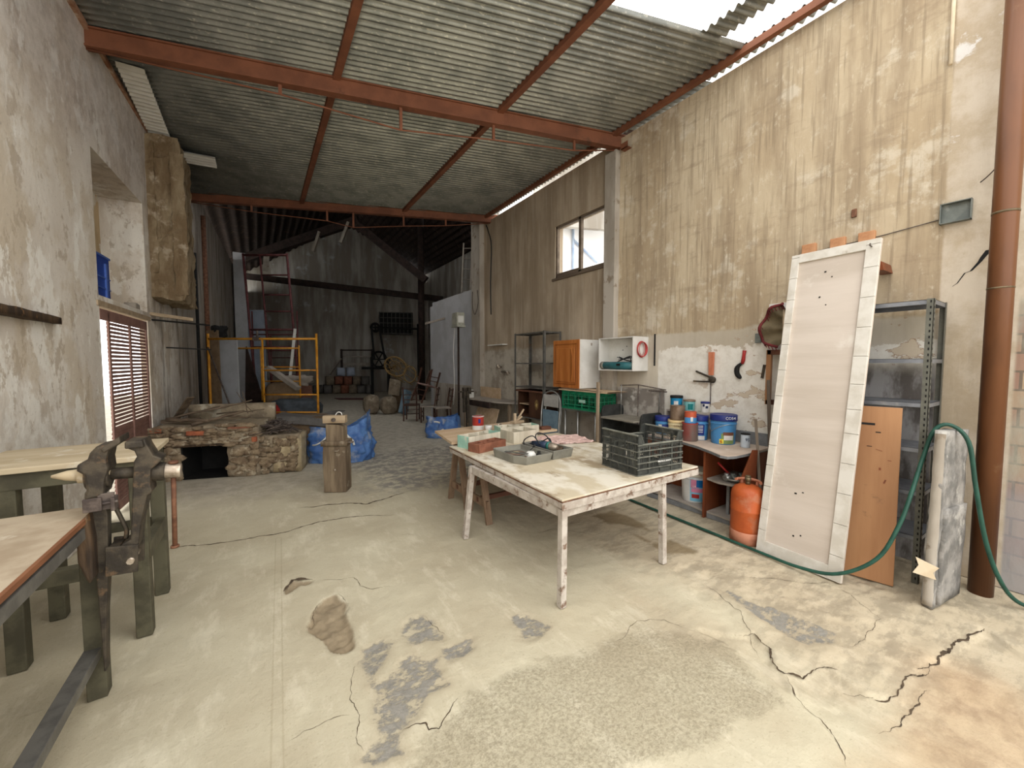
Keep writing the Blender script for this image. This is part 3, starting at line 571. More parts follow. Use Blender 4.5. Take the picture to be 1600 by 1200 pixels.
o=P(t,'moving_jaw',slab(MJ,2.47,2.59),m_dsteel,.010); P(o,'jaw_face',MB().prism([(-.52,1.258),(-.46,1.258),(-.455,1.225),(-.521,1.225)],(0,2.45,0),X3,Z3,(0,.16,0)),m_dsteel,.006)
P(t,'leg',slab(LEG,2.50,2.56),m_dsteel,.008)
P(t,'pivot_bracket',slab(BR,2.455,2.47).prism(BR,(0,2.58,0),X3,Z3,(0,.015,0)).bx(-.60,-.56,2.46,2.59,.65,.77),m_dsteel,.003)
P(t,'pivot_bolt',MB().cyl((-.52,2.44,.70),(-.52,2.61,.70),.014,8),m_bsteel)
P(t,'wooden_packing',slab(WD,2.43,2.56),m_dkrot,.008)
mb=MB(); mb.cyl((-.69,2.53,1.112),(-.585,2.53,1.105),.036,16,.04); mb.tube([(-.775,2.53,1.119),(-.73,2.53,1.116),(-.69,2.53,1.113)],[.006,.022,.028],14); P(t,'screw_sleeve',mb,m_dusttop)
P(t,'screw',MB().cyl((-.60,2.53,1.103),(-.49,2.53,1.097),.027),m_dsteel)
P(t,'barrel',MB().cyl((-.665,2.53,1.105),(-.585,2.53,1.103),.062,18),m_dsteel,.006); P(t,'barrel',MB().cyl((-.45,2.53,1.09),(-.395,2.53,1.086),.045,18),m_dsteel,.006)
o=P(t,'screw_head',MB().cyl((-.40,2.53,1.087),(-.335,2.53,1.082),.036,16),m_bsteel,.004)
P(t,'handle_bar',MB().cyl((-.365,2.53,1.128),(-.373,2.53,.70),.0105,10).cyl((-.3645,2.53,1.12),(-.364,2.53,1.132),.02,12).cyl((-.373,2.53,.705),(-.373,2.53,.694),.018,12),m_rustrod)
P(t,'spring',MB().tube(smooth([(-.60,2.53,1.0),(-.585,2.53,.96),(-.56,2.53,.88),(-.545,2.53,.82),(-.55,2.53,.785)]),.009,6),m_dsteel)
P(t,'clamp_strap',MB().bx(-.66,-.60,2.43,2.445,.96,1.02).bx(-.62,-.565,2.46,2.475,.955,1.03).cyl((-.63,2.45,.985),(-.55,2.45,.99),.007,8).bx(-.575,-.56,2.44,2.50,.95,1.01),m_scrap,.003)
# wall fittings, left
ONE('wall_beam','rotten timber stub sticking along the left plaster wall','timber',MB().rbox(-1.45,-1.30,3.4,4.62,1.93,1.985,.08,.008,3).tube([(-1.37,4.6,1.955),(-1.36,4.74,1.95)],.005,5),m_dkrot,(-1.38,4.0,1.93))
def crate_open(t,x0,x1,y0,y1,z0,z1,m,ribs=4,posts=5,bars=0,th=.012,low=None,fill=True,local=0,mr=None):
    """slatted plastic crate: the body (floor, corner posts, ribs, bars) as parts"""
    w=0 if local else 1
    P(t,'crate_floor',MB().bx(x0,x1,y0,y1,z0,z0+.008),m,w=w)
    for (ax,c,a0,a1) in (('y',y0,x0,x1),('y',y1,x0,x1),('x',x0,y0,y1),('x',x1,y0,y1)):
        mb=MB(); top=z1-(low if (low and ax=='y') else 0); s=1 if c in (y1,x1) else -1
        def pl(u0,u1,za,zb,d0,d1):
            d0,d1=sorted((c-s*d0,c-s*d1))
            mb.bx(*((u0,u1,d0,d1,za,zb) if ax=='y' else (d0,d1,u0,u1,za,zb)))
        H=z1-z0
        for i in range(ribs+1):
            zz=z0+(top-z0-.01)*i/ribs; pl(a0,a1,zz,zz+.008,-.006,th)
        if mr: P(t,'rib',mb,mr,w=w); mb=MB()
        n=posts
        for i in range(n+1):
            uu=a0+(a1-a0)*i/n; e=.03 if i in (0,n) else .007; zt=z1 if i in (0,n) else top
            pl(max(a0,uu-e),min(a1,uu+e),z0,zt,-.002 if i not in (0,n) else 0,th)
        if fill: pl(a0,a1,z0+H*.02,z0+H*.12,.004,.008); pl(a0,a1,top-.055 if not (low and ax=='y') else top-.03,top,.004,.008)
        for i in range(bars):
            uu=a0+(a1-a0)*(i+.5)/bars; pl(uu-.0026,uu+.0026,z0,top,.005,.008)
        if low and ax=='y':
            for (p,q) in ((a0,a0+.07),(a1,a1-.07)):
                mb.prism([(p,top-.004),(q,top-.004),(p+(q-p)*.55,z1),(p,z1)],(0,c-s*.010,0),(1,0,0),(0,0,1),(0,s*.008,0)); 
                mb.bar((p+(q-p)*.55,c-s*.004,z1-.003),(q,c-s*.004,top),.016,.008,(0,1,0)); mb.bar((p,c-s*.004,z1-.003),(p+(q-p)*.55,c-s*.004,z1-.003),.016,.008)
        P(t,'crate_side',mb,m,w=w)
t=T('blue_crate','blue plastic crate standing on end in the wall niche','crate',(0,0,0),M=LL@mtx((-.15,5.79,2.303)))
P(t,'crate_body',MB().bx(-.16,.12,-.20,-.185,0,.43).bx(-.16,.12,.185,.20,0,.43).bx(-.16,-.145,-.20,.20,0,.43).bx(.105,.12,-.20,.20,0,.43).bx(-.16,.12,-.20,.20,0,.012),pc('crate_blue',(28,66,160)),.004,w=0)
P(t,'crate_ribs',MB().bx(-.17,.13,-.21,.21,.42,.44).bx(-.17,.13,-.19,.19,.20,.212).bx(-.17,.13,-.19,.19,.09,.10).bx(.11,.135,.06,.1,0,.36),pc('crate_pale_blue',(70,104,186)),w=0)
for p,q,mm,lab,cat,ww in (((-1.26,7.25,2.30),(-.80,7.6,2.27),m_pale,'broken pale wooden rail projecting from the left wall under the chimney breast','rail',.05),((-1.25,7.3,2.22),(-.62,7.9,2.22),m_blk,'dark iron bar close under the broken pale rail','bar',.025),((-1.25,8.0,1.86),(-.64,8.25,1.84),m_blk,'single dark iron bar projecting from the left wall above the hearth','bar',.022)):
    ONE('wooden_rail' if cat=='rail' else 'iron_bar',lab,cat,MB().bar(p,q,ww,ww*.9),mm,p,bev=.002)
ONE('stone_block','pale stone block lying at the far end of the niche sill','block',MB().rbox(-1.36,-1.26,6.72,6.98,2.303,2.37,.06,.01,3),m_pill,(-1.3,6.85,2.303))
# chimney breast and hearth
mb=MB(); mb.rbox(-1.33,-.84,7.42,8.5,2.52,4.80,.055,.045,5,4.5,False); mb.rbox(-.95,-.80,7.39,7.5,2.6,4.6,.055,.03,9,5,False); mb.rbox(-1.28,-1.12,7.39,7.5,2.9,4.7,.055,.03,19,5,False)
ST('trim_5',mb,m_hood,label='crumbling sooty chimney breast hanging over the stone hearth',cat='chimney breast')
sk=lambda x:-.30*(x+.4)+6.75        # front line of the hearth
t=T('stone_hearth','low crumbling rubble hearth with a square black fire opening','hearth',(-.45,7.1,0),rz=math.atan(-.30))
mb=MB()
mb.rbox(-.72,-.40,-.30,.55,0,.50,.07,.028,1); mb.rbox(.16,.54,-.30,.55,0,.50,.07,.028,2); mb.rbox(-.40,.16,.3,.55,0,.5,.08,.02,3)
mb.rbox(-.72,.54,-.30,.55,.46,.74,.06,.035,4,5)
P(t,'hearth_body',mb,m_mortar,w=0)
rs=random.Random(3); mb=MB()
for i in range(120):
    x=rs.uniform(-.72,.52); z=rs.uniform(.47,.76); mb.blob((x,-.31+rs.uniform(-.02,.03),z),(rs.uniform(.03,.10),.035,rs.uniform(.012,.032)),.7,i,9,6,.7)
for i in range(46):
    x=rs.choice((rs.uniform(-.72,-.42),rs.uniform(.18,.53))); z=rs.uniform(.02,.45); mb.blob((x,-.30,z),(rs.uniform(.05,.09),.025,rs.uniform(.03,.06)),.5,i+90,8,6)
for i in range(60): mb.blob((rs.uniform(.54,1.0),-.255,rs.uniform(.03,.52)),(rs.uniform(.03,.08),.03,rs.uniform(.02,.05)),.7,i+200,8,6,.7)
P(t,'rubble_facing',mb,m_stone,w=0)
P(t,'brick',MB().box((-.20,-.325,.655),(.20,.08,.06),rz=.1,ry=.05),m_brick,.006,w=0); P(t,'brick',MB().box((.32,-.315,.71),(.28,.06,.03),ry=-.04),m_terra,.004,w=0); P(t,'brick',MB().box((.50,-.32,.53),(.06,.05,.07)),m_brick,.005,w=0); P(t,'brick',MB().box((-.66,-.30,.70),(.12,.08,.05),rz=.2),m_brick,.005,w=0)
P(t,'iron_lintel',MB().bar((-.46,-.315,.475),(.22,-.315,.49),.05,.03),m_dkrot,.004,w=0)
P(t,'firebox',MB().bx(-.40,.16,-.27,.3,-.004,.004).bx(-.41,-.39,-.26,.3,0,.46).bx(.15,.17,-.26,.3,0,.46).bx(-.4,.16,.28,.3,0,.46).bx(-.4,.16,-.26,.3,.45,.46),m_blk,w=0)
P(t,'back_slab',MB().rbox(-.60,.56,.42,.52,.70,.98,.12,.008,8),m_mortar,w=0)
P(t,'ledge',MB().rbox(.52,1.05,-.24,.18,0,.56,.07,.03,6),m_mortar,w=0); P(t,'ledge_facing',MB().rbox(.72,1.06,-.262,-.20,.02,.5,.07,.02,12).rbox(1.0,1.07,-.25,.18,0,.55,.08,.008,13),mat('yellow_mortar',(182,164,128),(160,142,108),(196,184,158),7,rough=.95,bump=.6,bs=20,bd=.03),w=0)
hm=mtx((-.45,7.1,0),math.atan(-.30))
def hp(x,y,z): return tuple(hm@V((x,y,z)))
sticks=[((-.75,.05,.80),(.30,.30,1.04),.016,'long bent stick slanting up across the hearth'),((-.66,-.05,.82),(-.1,-.18,.80),.035,'thick grey branch lying on the hearth front'),((-.30,-.22,.76),(.26,.05,.90),.026,'thick grey stick leaning from the hearth front to the slab'),((-.1,.1,.86),(.50,.12,.92),.012,'thin twig lying along the hearth top'),((.05,.0,.84),(.40,-.12,.82),.017,'short twig on the hearth above the brick'),((.30,.1,.86),(.20,.2,1.18),.008,'slender stick standing up from the hearth'),((.36,.08,.86),(.14,.15,1.18),.007,'slender stick crossing the upright one on the hearth')]
for i,(a,b,r_,lab) in enumerate(sticks):
    a=V(hp(*a));b=V(hp(*b)); pts=[a.lerp(b,k/6)+V(NZ.noise_vector(V((k*.8,i*3.3,1))))*.025 for k in range(7)]
    ONE('dry_stick',lab,'stick',MB().tube(pts,[r_*(1-.06*k) for k in range(7)],7),m_twig,a,group='dry sticks on the hearth')
for i,(a,b,s_,lab) in enumerate((((-.72,.2,.80),(-.15,.32,.95),(.09,.02),'weathered board leaning behind the sticks on the hearth'),((-.70,.28,.78),(-.42,.1,1.12),(.10,.02),'weathered board propped against the left wall at the hearth'),((-.72,-.05,.79),(-.28,.02,.80),(.07,.05),'short timber block lying on the left end of the hearth'))):
    ONE('old_board',lab,'board',MB().bar(hp(*a),hp(*b),*s_),m_twig,hp(*a),bev=.003)
rs=random.Random(5); mb=MB()
for i in range(110):
    x,y=rs.gauss(.72,.10),rs.gauss(-.05,.11); z=.60+max(0,.17-.7*abs(x-.70))*rs.random(); a=rs.uniform(0,pi); l=rs.uniform(.05,.13); q=V((cos(a)*l,sin(a)*l*.6,rs.uniform(-.03,.04)))
    p=V(hp(x,y,z)); mb.tube([p-q,p+V((0,0,.012)),p+q],.006,5)
o=ONE('scrap_iron_heap','tangled heap of rusty iron scraps on the hearth ledge','scrap',mb,m_scrap,hp(.74,0,.57)); o['kind']='stuff'
# stump
t=T('chopping_post','squat grey timber post with a clamp block on top','post',(.82,5.33,0),rz=R(-27))
P(t,'lower_block',MB().rbox(-.135,.135,-.11,.11,0,.60,.09,.008,2,3),m_stumpw,.004,w=0)
P(t,'collar',MB().rbox(-.155,.15,-.125,.125,.585,.645,.07,.006,4),m_stumpw,w=0)
P(t,'upper_block',MB().prism([(-.105,.64),(.105,.64),(.105,.82),(.06,.845),(-.105,.86)],(0,-.085,0),X3,Z3,(0,.17,0)),m_stumpw,.006,w=0)
o=P(t,'clamp_block',MB().bx(-.135,.135,-.10,.0,.87,.965),m_pale,.006,w=0); P(o,'bolt',MB().cyl((0,-.10,.915),(0,-.125,.915),.025,8),m_scrap,w=0)
P(t,'wire_loop',MB().tube(smooth([(.0,-.04,.96),(.03,-.04,1.0),(.07,-.04,.995),(.08,-.04,.96)]),.006,6),m_white,w=0)
P(t,'hasp',MB().tube(smooth([(.0,-.12,.545),(.01,-.135,.53),(.055,-.135,.53),(.06,-.12,.545)]),.005,5).blob((.01,-.125,.29),(.014,.014,.014),0,1),m_bsteel,w=0)
P(t,'side_peg',MB().bar((.14,-.05,.62),(.22,-.06,.625),.03,.02),m_scrap,.003,w=0)
# blue bags
def bag(name,label,c,rx,ry,h,peak,seed,mt,grp=None,rz=0):
    t=T(name,label,'bag',c,rz)
    def fn(a,b):
        th=2*pi*a; k=1+.10*sin(pi*min(1,b*1.1))-.10*b; n=NZ.fractal(V((cos(th)*2.2,sin(th)*2.2,b*2.4+seed)),.9,2.,5)
        k+=.15*n+.05*NZ.ridged_multi_fractal(V((cos(th)*3,sin(th)*3,b*3+seed)),.8,2.,4,1,2)-.05; sq=(abs(cos(th))**3.2+abs(sin(th))**3.2)**(-1/3.2)
        hh=h*(1+peak*max(0,cos(th-.25))**2.2*b-.18*max(0,-cos(th+.9))*b)
        return (rx*k*sq*cos(th),ry*k*sq*sin(th),max(.0,hh*b+.03*n*b))
    P(t,'bag_body',MB().grid(fn,96,40,True,True),mt,w=0)
    def f2(a,b):
        x,y,z=fn(a,1-.30*0); r_=1-b; n=NZ.fractal(V((a*9,b*4,seed+9)),.8,2.,4)
        return (x*r_*.98,y*r_*.98,z*(r_**.5)*.9+h*.50*(1-r_**.5)+.06*n*b)
    P(t,'bag_mouth',MB().grid(f2,96,8,True,True),mt,w=0)
    P(t,'bag_floor',MB().lathe([(0,.0),(min(rx,ry)*.9,.004)]),mt,w=0)
    return t
t=bag('blue_bag','big open blue woven sack behind the timber post',(1.17,7.08,0),.47,.35,.58,.40,3,m_blue,rz=R(-26))
P(t,'white_strap',MB().tube(smooth([(.13,-.33,.56),(.19,-.385,.46),(.27,-.385,.38),(.30,-.385,.30)]),[.018]*13,6),m_white,w=0)
P(t,'white_strap',MB().tube(smooth([(-.38,-.31,.30),(-.30,-.37,.31),(-.2,-.38,.36),(-.12,-.38,.44)]),[.014]*13,6),m_white,w=0)
t=bag('blue_bag','small crumpled blue sack slumped beside the far workbench',(3.42,8.05,0),.35,.29,.46,.08,8,m_blue,rz=R(-35))
P(t,'white_strap',MB().tube(smooth([(-.2,-.26,.33),(-.1,-.30,.36),(.0,-.31,.34)]),.02,6),m_white,w=0); P(t,'white_strap',MB().tube(smooth([(-.12,-.30,.10),(.0,-.325,.16),(.08,-.33,.20)]),.02,6),m_white,w=0)
# carton and sheet behind the blue bag
t=T('cardboard_carton','large brown carton under a grey sheet behind the blue sack','box',(.55,8.35,0),rz=R(-25))
P(t,'carton_body',MB().bx(-.35,.75,-.3,.35,0,.62),m_card,.006,w=0)
def sh(a,b):
    x=-.30+1.12*a; y=-.36+.75*b; return (x,y,.64+.03*sin(a*5+b*3)+.03*NZ.noise(V((a*3,b*3,1)))-(.14*max(0,(.055-b)/.055)))
ONE('grey_sheet','limp grey sheet draped over the carton behind the blue sack','sheet',MB().grid(sh,30,20),m_tarp,(.55,8.35,.62),R(-25),w=0,M=mtx((.55,8.35,0),R(-25)))
# scaffolding
def scaffold(name,label,A,B,H,zb,rungs,m,inner=.5,group=None,r=.024,top=None,legs=True,rails=None,lean=(0,0,0)):
    t=T(name,label,'scaffold',tuple((V(A)+V(B))/2)); A=V(A);B=V(B); z=V((0,0,1))+V(lean)/H; top=top or H+.08
    for p in (A,B): P(t,'post',MB().cyl(p,p+z*(top if p is B else top),r,10),m)
    P(t,'top_rail',MB().cyl(A+z*H,B+z*H,r,10),m)
    c=A.lerp(B,inner)
    P(t,'inner_post',MB().cyl(c+z*zb,c+z*H,r*.8,8),m)
    for h in rungs: P(t,'rung',MB().cyl(c+z*h,B+z*h,r*.7,8),m)
    for h in (rails or []): P(t,'rail',MB().cyl(A+z*h,B+z*h,r,8),m)
    return t
t=scaffold('scaffold','bright yellow scaffold bay with ladder rungs, the nearer of two',(-.86,10.52,0),(1.07,9.26,0),2.13,.56,(.56,.94,1.46),m_yel,.5,top=2.24)
P(t,'clamp',MB().box((.0,9.96,2.13),(.14,.06,.08),rz=-.58).cyl((.02,9.94,2.12),(.02,9.94,2.3),.02,8),m_scrap,.003)
scaffold('scaffold','yellow scaffold bay standing farther back behind the nearer one',(-.81,13.71,0),(1.0,12.53,0),2.03,.55,(.7,1.1,1.5),m_yel,.5)
t=scaffold('scaffold','tall maroon scaffold tower with a ladder side, behind the yellow bays',(-.02,14.45,0),(1.10,13.72,0),4.9,0,(.5,1.0,1.5,2.0,3.2,3.7,4.3),m_red,.38,top=4.95,rails=(2.64,2.1),r=.034,lean=(-.24,.16,0))
scaffold('scaffold','low dark scaffold bay half hidden behind the maroon tower',(-.1,16.3,0),(1.2,15.4,0),2.6,0,(.6,1.2,1.8),m_red,.4,top=3.4)
# ------------------------------------------------------------------ work table and what lies on it
t=T('work_table','big low work table with flaking white paint in the middle','table',(2.4,2.85,0))
TT=[(1.635,1.91),(3.16,1.91),(3.18,3.83),(1.70,3.83)]
P(t,'tabletop',MB().prism(TT,(0,0,.717),(1,0,0),(0,1,0),(0,0,.013)),m_cream,.002)
P(t,'top_rim',MB().prism([(x+(-.004 if x<2 else .004),y+(-.004 if y<3 else .004)) for x,y in TT],(0,0,.709),(1,0,0),(0,1,0),(0,0,.008)),mat('rim_rust',(120,82,58),(92,64,48),(170,150,132),14,k3=(.55,.66),rough=.85))
mb=MB(); mb.prism([(1.63,1.905),(3.165,1.905),(3.165,1.94),(1.665,1.94)],(0,0,.655),(1,0,0),(0,1,0),(0,0,.053)); mb.prism([(1.63,1.905),(1.665,1.94),(1.73,3.83),(1.70,3.83)],(0,0,.668),(1,0,0),(0,1,0),(0,0,.04)); mb.bx(1.72,3.17,3.79,3.83,.665,.708); mb.bx(3.12,3.165,1.93,3.82,.665,.708)
P(t,'edging',mb,m_wpaint,.003)
mb=MB(); mb.prism([(1.645,1.93),(1.68,1.93),(1.66,3.22),(1.625,3.22)],(0,0,.60),(1,0,0),(0,1,0),(0,0,.066)); mb.bx(1.66,2.74,1.925,1.955,.60,.66); mb.bx(2.70,2.735,1.93,3.2,.60,.665); mb.bx(1.64,2.72,3.18,3.215,.60,.665)
P(t,'apron',mb,m_wpaint,.003)
for p,q in (((1.662,1.935,.66),(1.648,1.925,0)),((1.645,3.2,.66),(1.565,3.19,0)),((2.712,1.94,.66),(2.705,1.915,0)),((2.71,3.19,.66),(2.71,3.19,0))): P(t,'leg',MB().bar(q,p,.048,.048,(0,1,0)),m_wpaint,.005)
# trestles and board
def trestle(y,label,tz=.738):
    t=T('trestle',label,'trestle',(2.35,y,0),group='wooden trestles under the board'); x0,x1=1.88,2.86
    P(t,'cross_beam',MB().bar((x0,y,tz-.035),(x1,y,tz-.035),.07,.07),m_redwood,.004)
    for x in (x0+.02,x1-.02):
        for s in (-1,1): P(t,'leg',MB().bar((x,y+s*.22,0),(x,y+s*.035,tz-.02),.03,.07,(1,0,0)),m_tabwood,.004)
        P(t,'end_brace',MB().bar((x,y-.20,.19),(x,y+.20,.19),.03,.08),m_tabwood,.004)
    P(t,'stretcher',MB().bar((x0,y,.20),(x1,y,.20),.04,.05),m_redwood,.004)
trestle(3.55,'wooden trestle with splayed legs just behind the white table',.704); trestle(4.04,'wooden trestle with splayed legs at the far side of the board')
ONE('trestle_board','plain blockboard resting on the trestles behind the white table','board',MB().prism([(1.73,3.845),(3.22,3.87),(3.10,4.75),(1.85,4.62)],(0,0,.738),(1,0,0),(0,1,0),(0,0,.028)),m_boardw,(2.4,4.2,.738),bev=.002)
# compartment boxes
def cbox(name,label,cat,x0,x1,y0,y1,h,th,nx,ny,m,loc,rz,mf=None,fr=None):
    t=T(name,label,cat,loc,rz)
    P(t,'long_side',MB().bx(x0,x1,y0,y0+th,0,h),m,.002,w=0); P(t,'long_side',MB().bx(x0,x1,y1-th,y1,0,h),m,.002,w=0)
    P(t,'end_panel',MB().bx(x0,x0+th,y0+.001,y1-.001,0,h+.001),fr or m,.002,w=0); P(t,'end_panel',MB().bx(x1-th,x1,y0+.001,y1-.001,0,h+.001),fr or m,.002,w=0)
    P(t,'box_base',MB().bx(x0+th,x1-th,y0+th,y1-th,0,.01),mf or m,w=0)
    for i in range(1,nx): xx=x0+(x1-x0)*i/nx; P(t,'divider',MB().bx(xx-th/2,xx+th/2,y0+th,y1-th,.005,h-.004),m,w=0)
    for j in range(1,ny): yy=y0+(y1-y0)*j/ny; P(t,'divider',MB().bx(x0+th,x1-th,yy-th/2,yy+th/2,.005,h-.004),m,w=0)
    return t
cbox('divided_box','long white wooden tray with mint-green end panels','tray',0,.46,0,.19,.125,.012,3,1,m_oldwhite,(1.80,3.57,.73),R(14),fr=m_mint)
cbox('divided_box','square white wooden tray beside the mint-ended one','tray',0,.34,0,.26,.125,.012,2,1,m_oldwhite,(2.335,3.55,.73),R(3))
cbox('divided_box','flat mint-edged white tray on the trestle board behind the others','tray',0,.52,0,.2,.09,.012,3,1,m_oldwhite,(2.38,3.90,.766),R(-8),fr=m_mint)
cbox('divided_box','red-brown wooden tray divided into six compartments','tray',0,.39,0,.165,.085,.014,3,2,m_terra,(1.80,3.345,.73),R(16),mf=m_brick)
# open grinder case
t=T('tool_case','open grey plastic case holding an angle grinder','tool case',(2.2,2.98,.73),rz=R(2))
def tray(x0,x1,y0,y1,h,cut):
    mb=MB(); po=[(x0+cut,y0),(x1,y0),(x1,y1),(x0+cut*.4,y1),(x0,y1-cut*.6),(x0,y0+cut*2)] if cut else [(x0,y0),(x1,y0),(x1,y1),(x0,y1)]
    cx=sum(p[0] for p in po)/len(po); cy=sum(p[1] for p in po)/len(po); n=len(po)
    sc=lambda k,z:[(cx+(p[0]-cx)*k,cy+(p[1]-cy)*k,z) for p in po]
    vs=sc(.93,0)+sc(1,h)+sc(.93,h)+sc(.88,.03); fs=[tuple(range(n))]+[(a*n+i,a*n+(i+1)%n,(a+1)*n+(i+1)%n,(a+1)*n+i) for a in range(3) for i in range(n)]+[tuple(range(3*n,4*n))]
    return mb.add(vs,fs)
P(t,'case_lid',tray(-.34,.015,-.25,.24,.075,.06),m_casegrey,.004,w=0); P(t,'case_tray',tray(.03,.28,-.24,.25,.085,0),m_casegrey,.004,w=0)
P(t,'case_handle',MB().bar((-.315,.04,.078),(-.20,-.16,.078),.035,.006),m_caseliner,.003,w=0)
P(t,'case_hinge',MB().bx(.012,.035,-.18,-.08,.05,.062).bx(.012,.035,.06,.16,.05,.062),m_casegrey,w=0)
cm=mtx((2.2,2.98,.73),R(2))
def cp(x,y,z): return tuple(cm@V((x,y,z)))
t=T('angle_grinder','dark blue angle grinder lying in the grey case','angle grinder',cp(.15,.02,.03),rz=R(2))
P(t,'motor_body',MB().tube([cp(.12,.18,.08),cp(.13,.10,.08),cp(.14,.03,.085),cp(.15,-.02,.085)],[.024,.03,.036,.038],14),pc('grinder_blue',(52,66,92)))
P(t,'collar',MB().cyl(cp(.15,-.02,.085),cp(.155,-.05,.085),.04,16),pc('grinder_teal',(40,112,104)))
P(t,'gear_head',MB().tube([cp(.155,-.05,.085),cp(.16,-.10,.085),cp(.165,-.14,.08)],[.038,.036,.022],12),m_bsteel,.004)
P(t,'wire_brush',MB().cyl(cp(.20,-.12,.04),cp(.20,-.12,.085),.046,16),m_dkrot)
P(t,'power_cord',MB().tube(smooth([cp(.12,.19,.08),cp(.05,.22,.06),cp(.0,.16,.13),cp(.06,.10,.17),cp(.10,.04,.09),cp(.09,.10,.16),cp(.15,.12,.19),cp(.20,.06,.16),cp(.21,.0,.09),cp(.25,.08,.13),cp(.24,.18,.08)],6),.006,6),m_cable)
t=T('sanding_disc','worn brown sanding disc with a yellow centre in the lid','disc',cp(-.17,.08,.035),rz=0)
P(t,'disc',MB().lathe([(.012,.006),(.095,.004),(.098,0),(.012,0)],n=32),mat('disc_brown',(120,98,84),(98,80,70),None,10),w=0); P(t,'disc_label',MB().lathe([(.012,.008),(.042,.007)],n=24),m_cr,w=0)
t=T('cup_wheel','white and rusty cup wheel at the lid rim','grinding wheel',cp(-.14,-.12,.03))
P(t,'cup',MB().lathe([(.0,.05),(.03,.055),(.048,.03),(.05,0)],n=20),m_white,w=0); P(t,'rim',MB().lathe([(.051,.0),(.053,.014),(.045,.016)],n=20),m_brick,w=0)
t=T('flange_nut','small black flange fitting beside the white cup wheel','fitting',cp(-.06,-.14,.03))
P(t,'fitting_body',MB().tube([(0,0,.0),(.0,.0,.02),(.0,.0,.03),(0,0,.05)],[.03,.03,.015,.015],10),m_blk,w=0)
ONE('spanner','thin dark pin spanner lying across the lid','spanner',MB().bar(cp(-.06,.02,.04),cp(-.02,-.02,.10),.012,.006).cyl(cp(-.025,-.015,.09),cp(-.015,-.025,.115),.01,8),m_cable,cp(-.06,.02,.04))
# pink paper sheet
def pk(a,b):
    x=2.50+.66*a+.10*b; y=3.30+.44*b-.18*a; return (x,y,.735+.022*max(0,NZ.fractal(V((a*9,b*9,2)),.7,2,4))+.02*max(0,b-.6))
mp=mat('pink_crumpled_paper',(222,188,178),(206,168,158),(150,120,116),12,k3=(.56,.66),s3=14,rough=.9)
ONE('paper_sheet','crumpled pinkish printed paper spread on the white table','paper',MB().grid(pk,50,40),mp,(2.9,3.4,.735))
# black crate with lettering
t=T('fruit_crate','black slatted plastic fruit crate on the corner of the white table','crate',(2.46,1.985,.731),rz=R(-6))
crate_open(t,0,.505,0,.41,0,.325,m_crate,5,4,26,low=.075,local=1,mr=mat('crate_rib_dusty',(112,112,102),(84,85,78),None,11,rough=.65))
o=P(t,'label_plate',MB().bx(.225,.36,-.006,.002,.062,.118),m_crate,.002,w=0)
words('FRUTAS E. RINCO',.0185,m_wl,'lettering',o,(.29,-.008,.096),(R(90),0,0),.0008,'white lettering on the crate plate',.0004)
P(t,'hand_hole',MB().bx(-.008,-.003,.13,.28,.245,.262).bx(-.010,-.002,.125,.285,.258,.264).bx(-.010,-.002,.125,.133,.215,.262).bx(-.010,-.002,.277,.285,.215,.262),m_crate,w=0)
P(t,'solid_panel',MB().bx(.004,.010,.15,.26,.065,.20),m_crate,w=0)
P(t,'rim',MB().bx(-.008,.014,-.004,.414,.317,.327).bx(.491,.513,-.004,.414,.317,.327).bx(.05,.455,-.008,.012,.242,.252).bx(.05,.455,.398,.418,.242,.252),mat('crate_rim',(128,129,118),(104,105,96),None,9,rough=.6),.002,w=0)
# cans and brushes on the trestle board
t=T('paint_can','red and white paint can standing on the trestle board','paint can',(2.36,4.42,.766))
P(t,'can_body',MB().lathe([(0,0),(.072,0),(.074,.006),(.074,.165),(.077,.17),(.07,.172),(0,.160)]),m_rd,w=0); P(t,'label_patch',MB().lathe([(.0748,.0),(.0748,.055)],n=24),m_ow,w=0)
P(t,'rim',MB().lathe([(.077,.166),(.079,.172),(.070,.173),(.068,.165)]),m_ow,w=0)
P(t,'label_mark',MB().box((-.02,-.074,.115),(.028,.006,.05)),m_nv,w=0)
t=T('small_jar','small white pot in front of the red paint can','jar',(2.40,4.22,.766)); P(t,'jar_body',MB().lathe([(0,0),(.045,0),(.045,.07),(.04,.075),(0,.07)]),m_ow,w=0)
t=T('tap_fitting','little metal tap fitting beside the red paint can','fitting',(2.50,4.18,.766)); P(t,'fitting_body',MB().cyl((0,0,0),(0,0,.05),.02,10).tube([(0,0,.05),(.03,0,.09),(.06,.01,.075)],.014,8),m_bsteel,w=0)
t=T('wooden_tool','wooden notched tool lying on the white tray','wooden tool',(2.72,4.05,.858)); P(t,'tool_block',MB().box((0,0,.022),(.17,.08,.03),rz=.2).bar((-.04,0,.03),(-.03,.01,.13),.03,.03).bar((.0,.02,.03),(.12,.03,.17),.018,.018).bar((.0,.02,.03),(.06,-.02,.09),.02,.02),m_pale,.003,w=0)
ONE('flat_dish','pale flat dish on the far edge of the mint-edged tray','dish',MB().lathe([(0,0),(.13,0),(.145,.03),(.14,.03),(.128,.008),(0,.006)],(2.86,4.16,.766)),m_oldwhite,(2.86,4.16,.766))
ONE('brick_offcut','red-brown wooden offcut at the corner of the trestle board','offcut',MB().box((3.08,3.95,.785),(.14,.09,.038),rz=-.2),m_redwood,(3.08,3.95,.766),bev=.003)
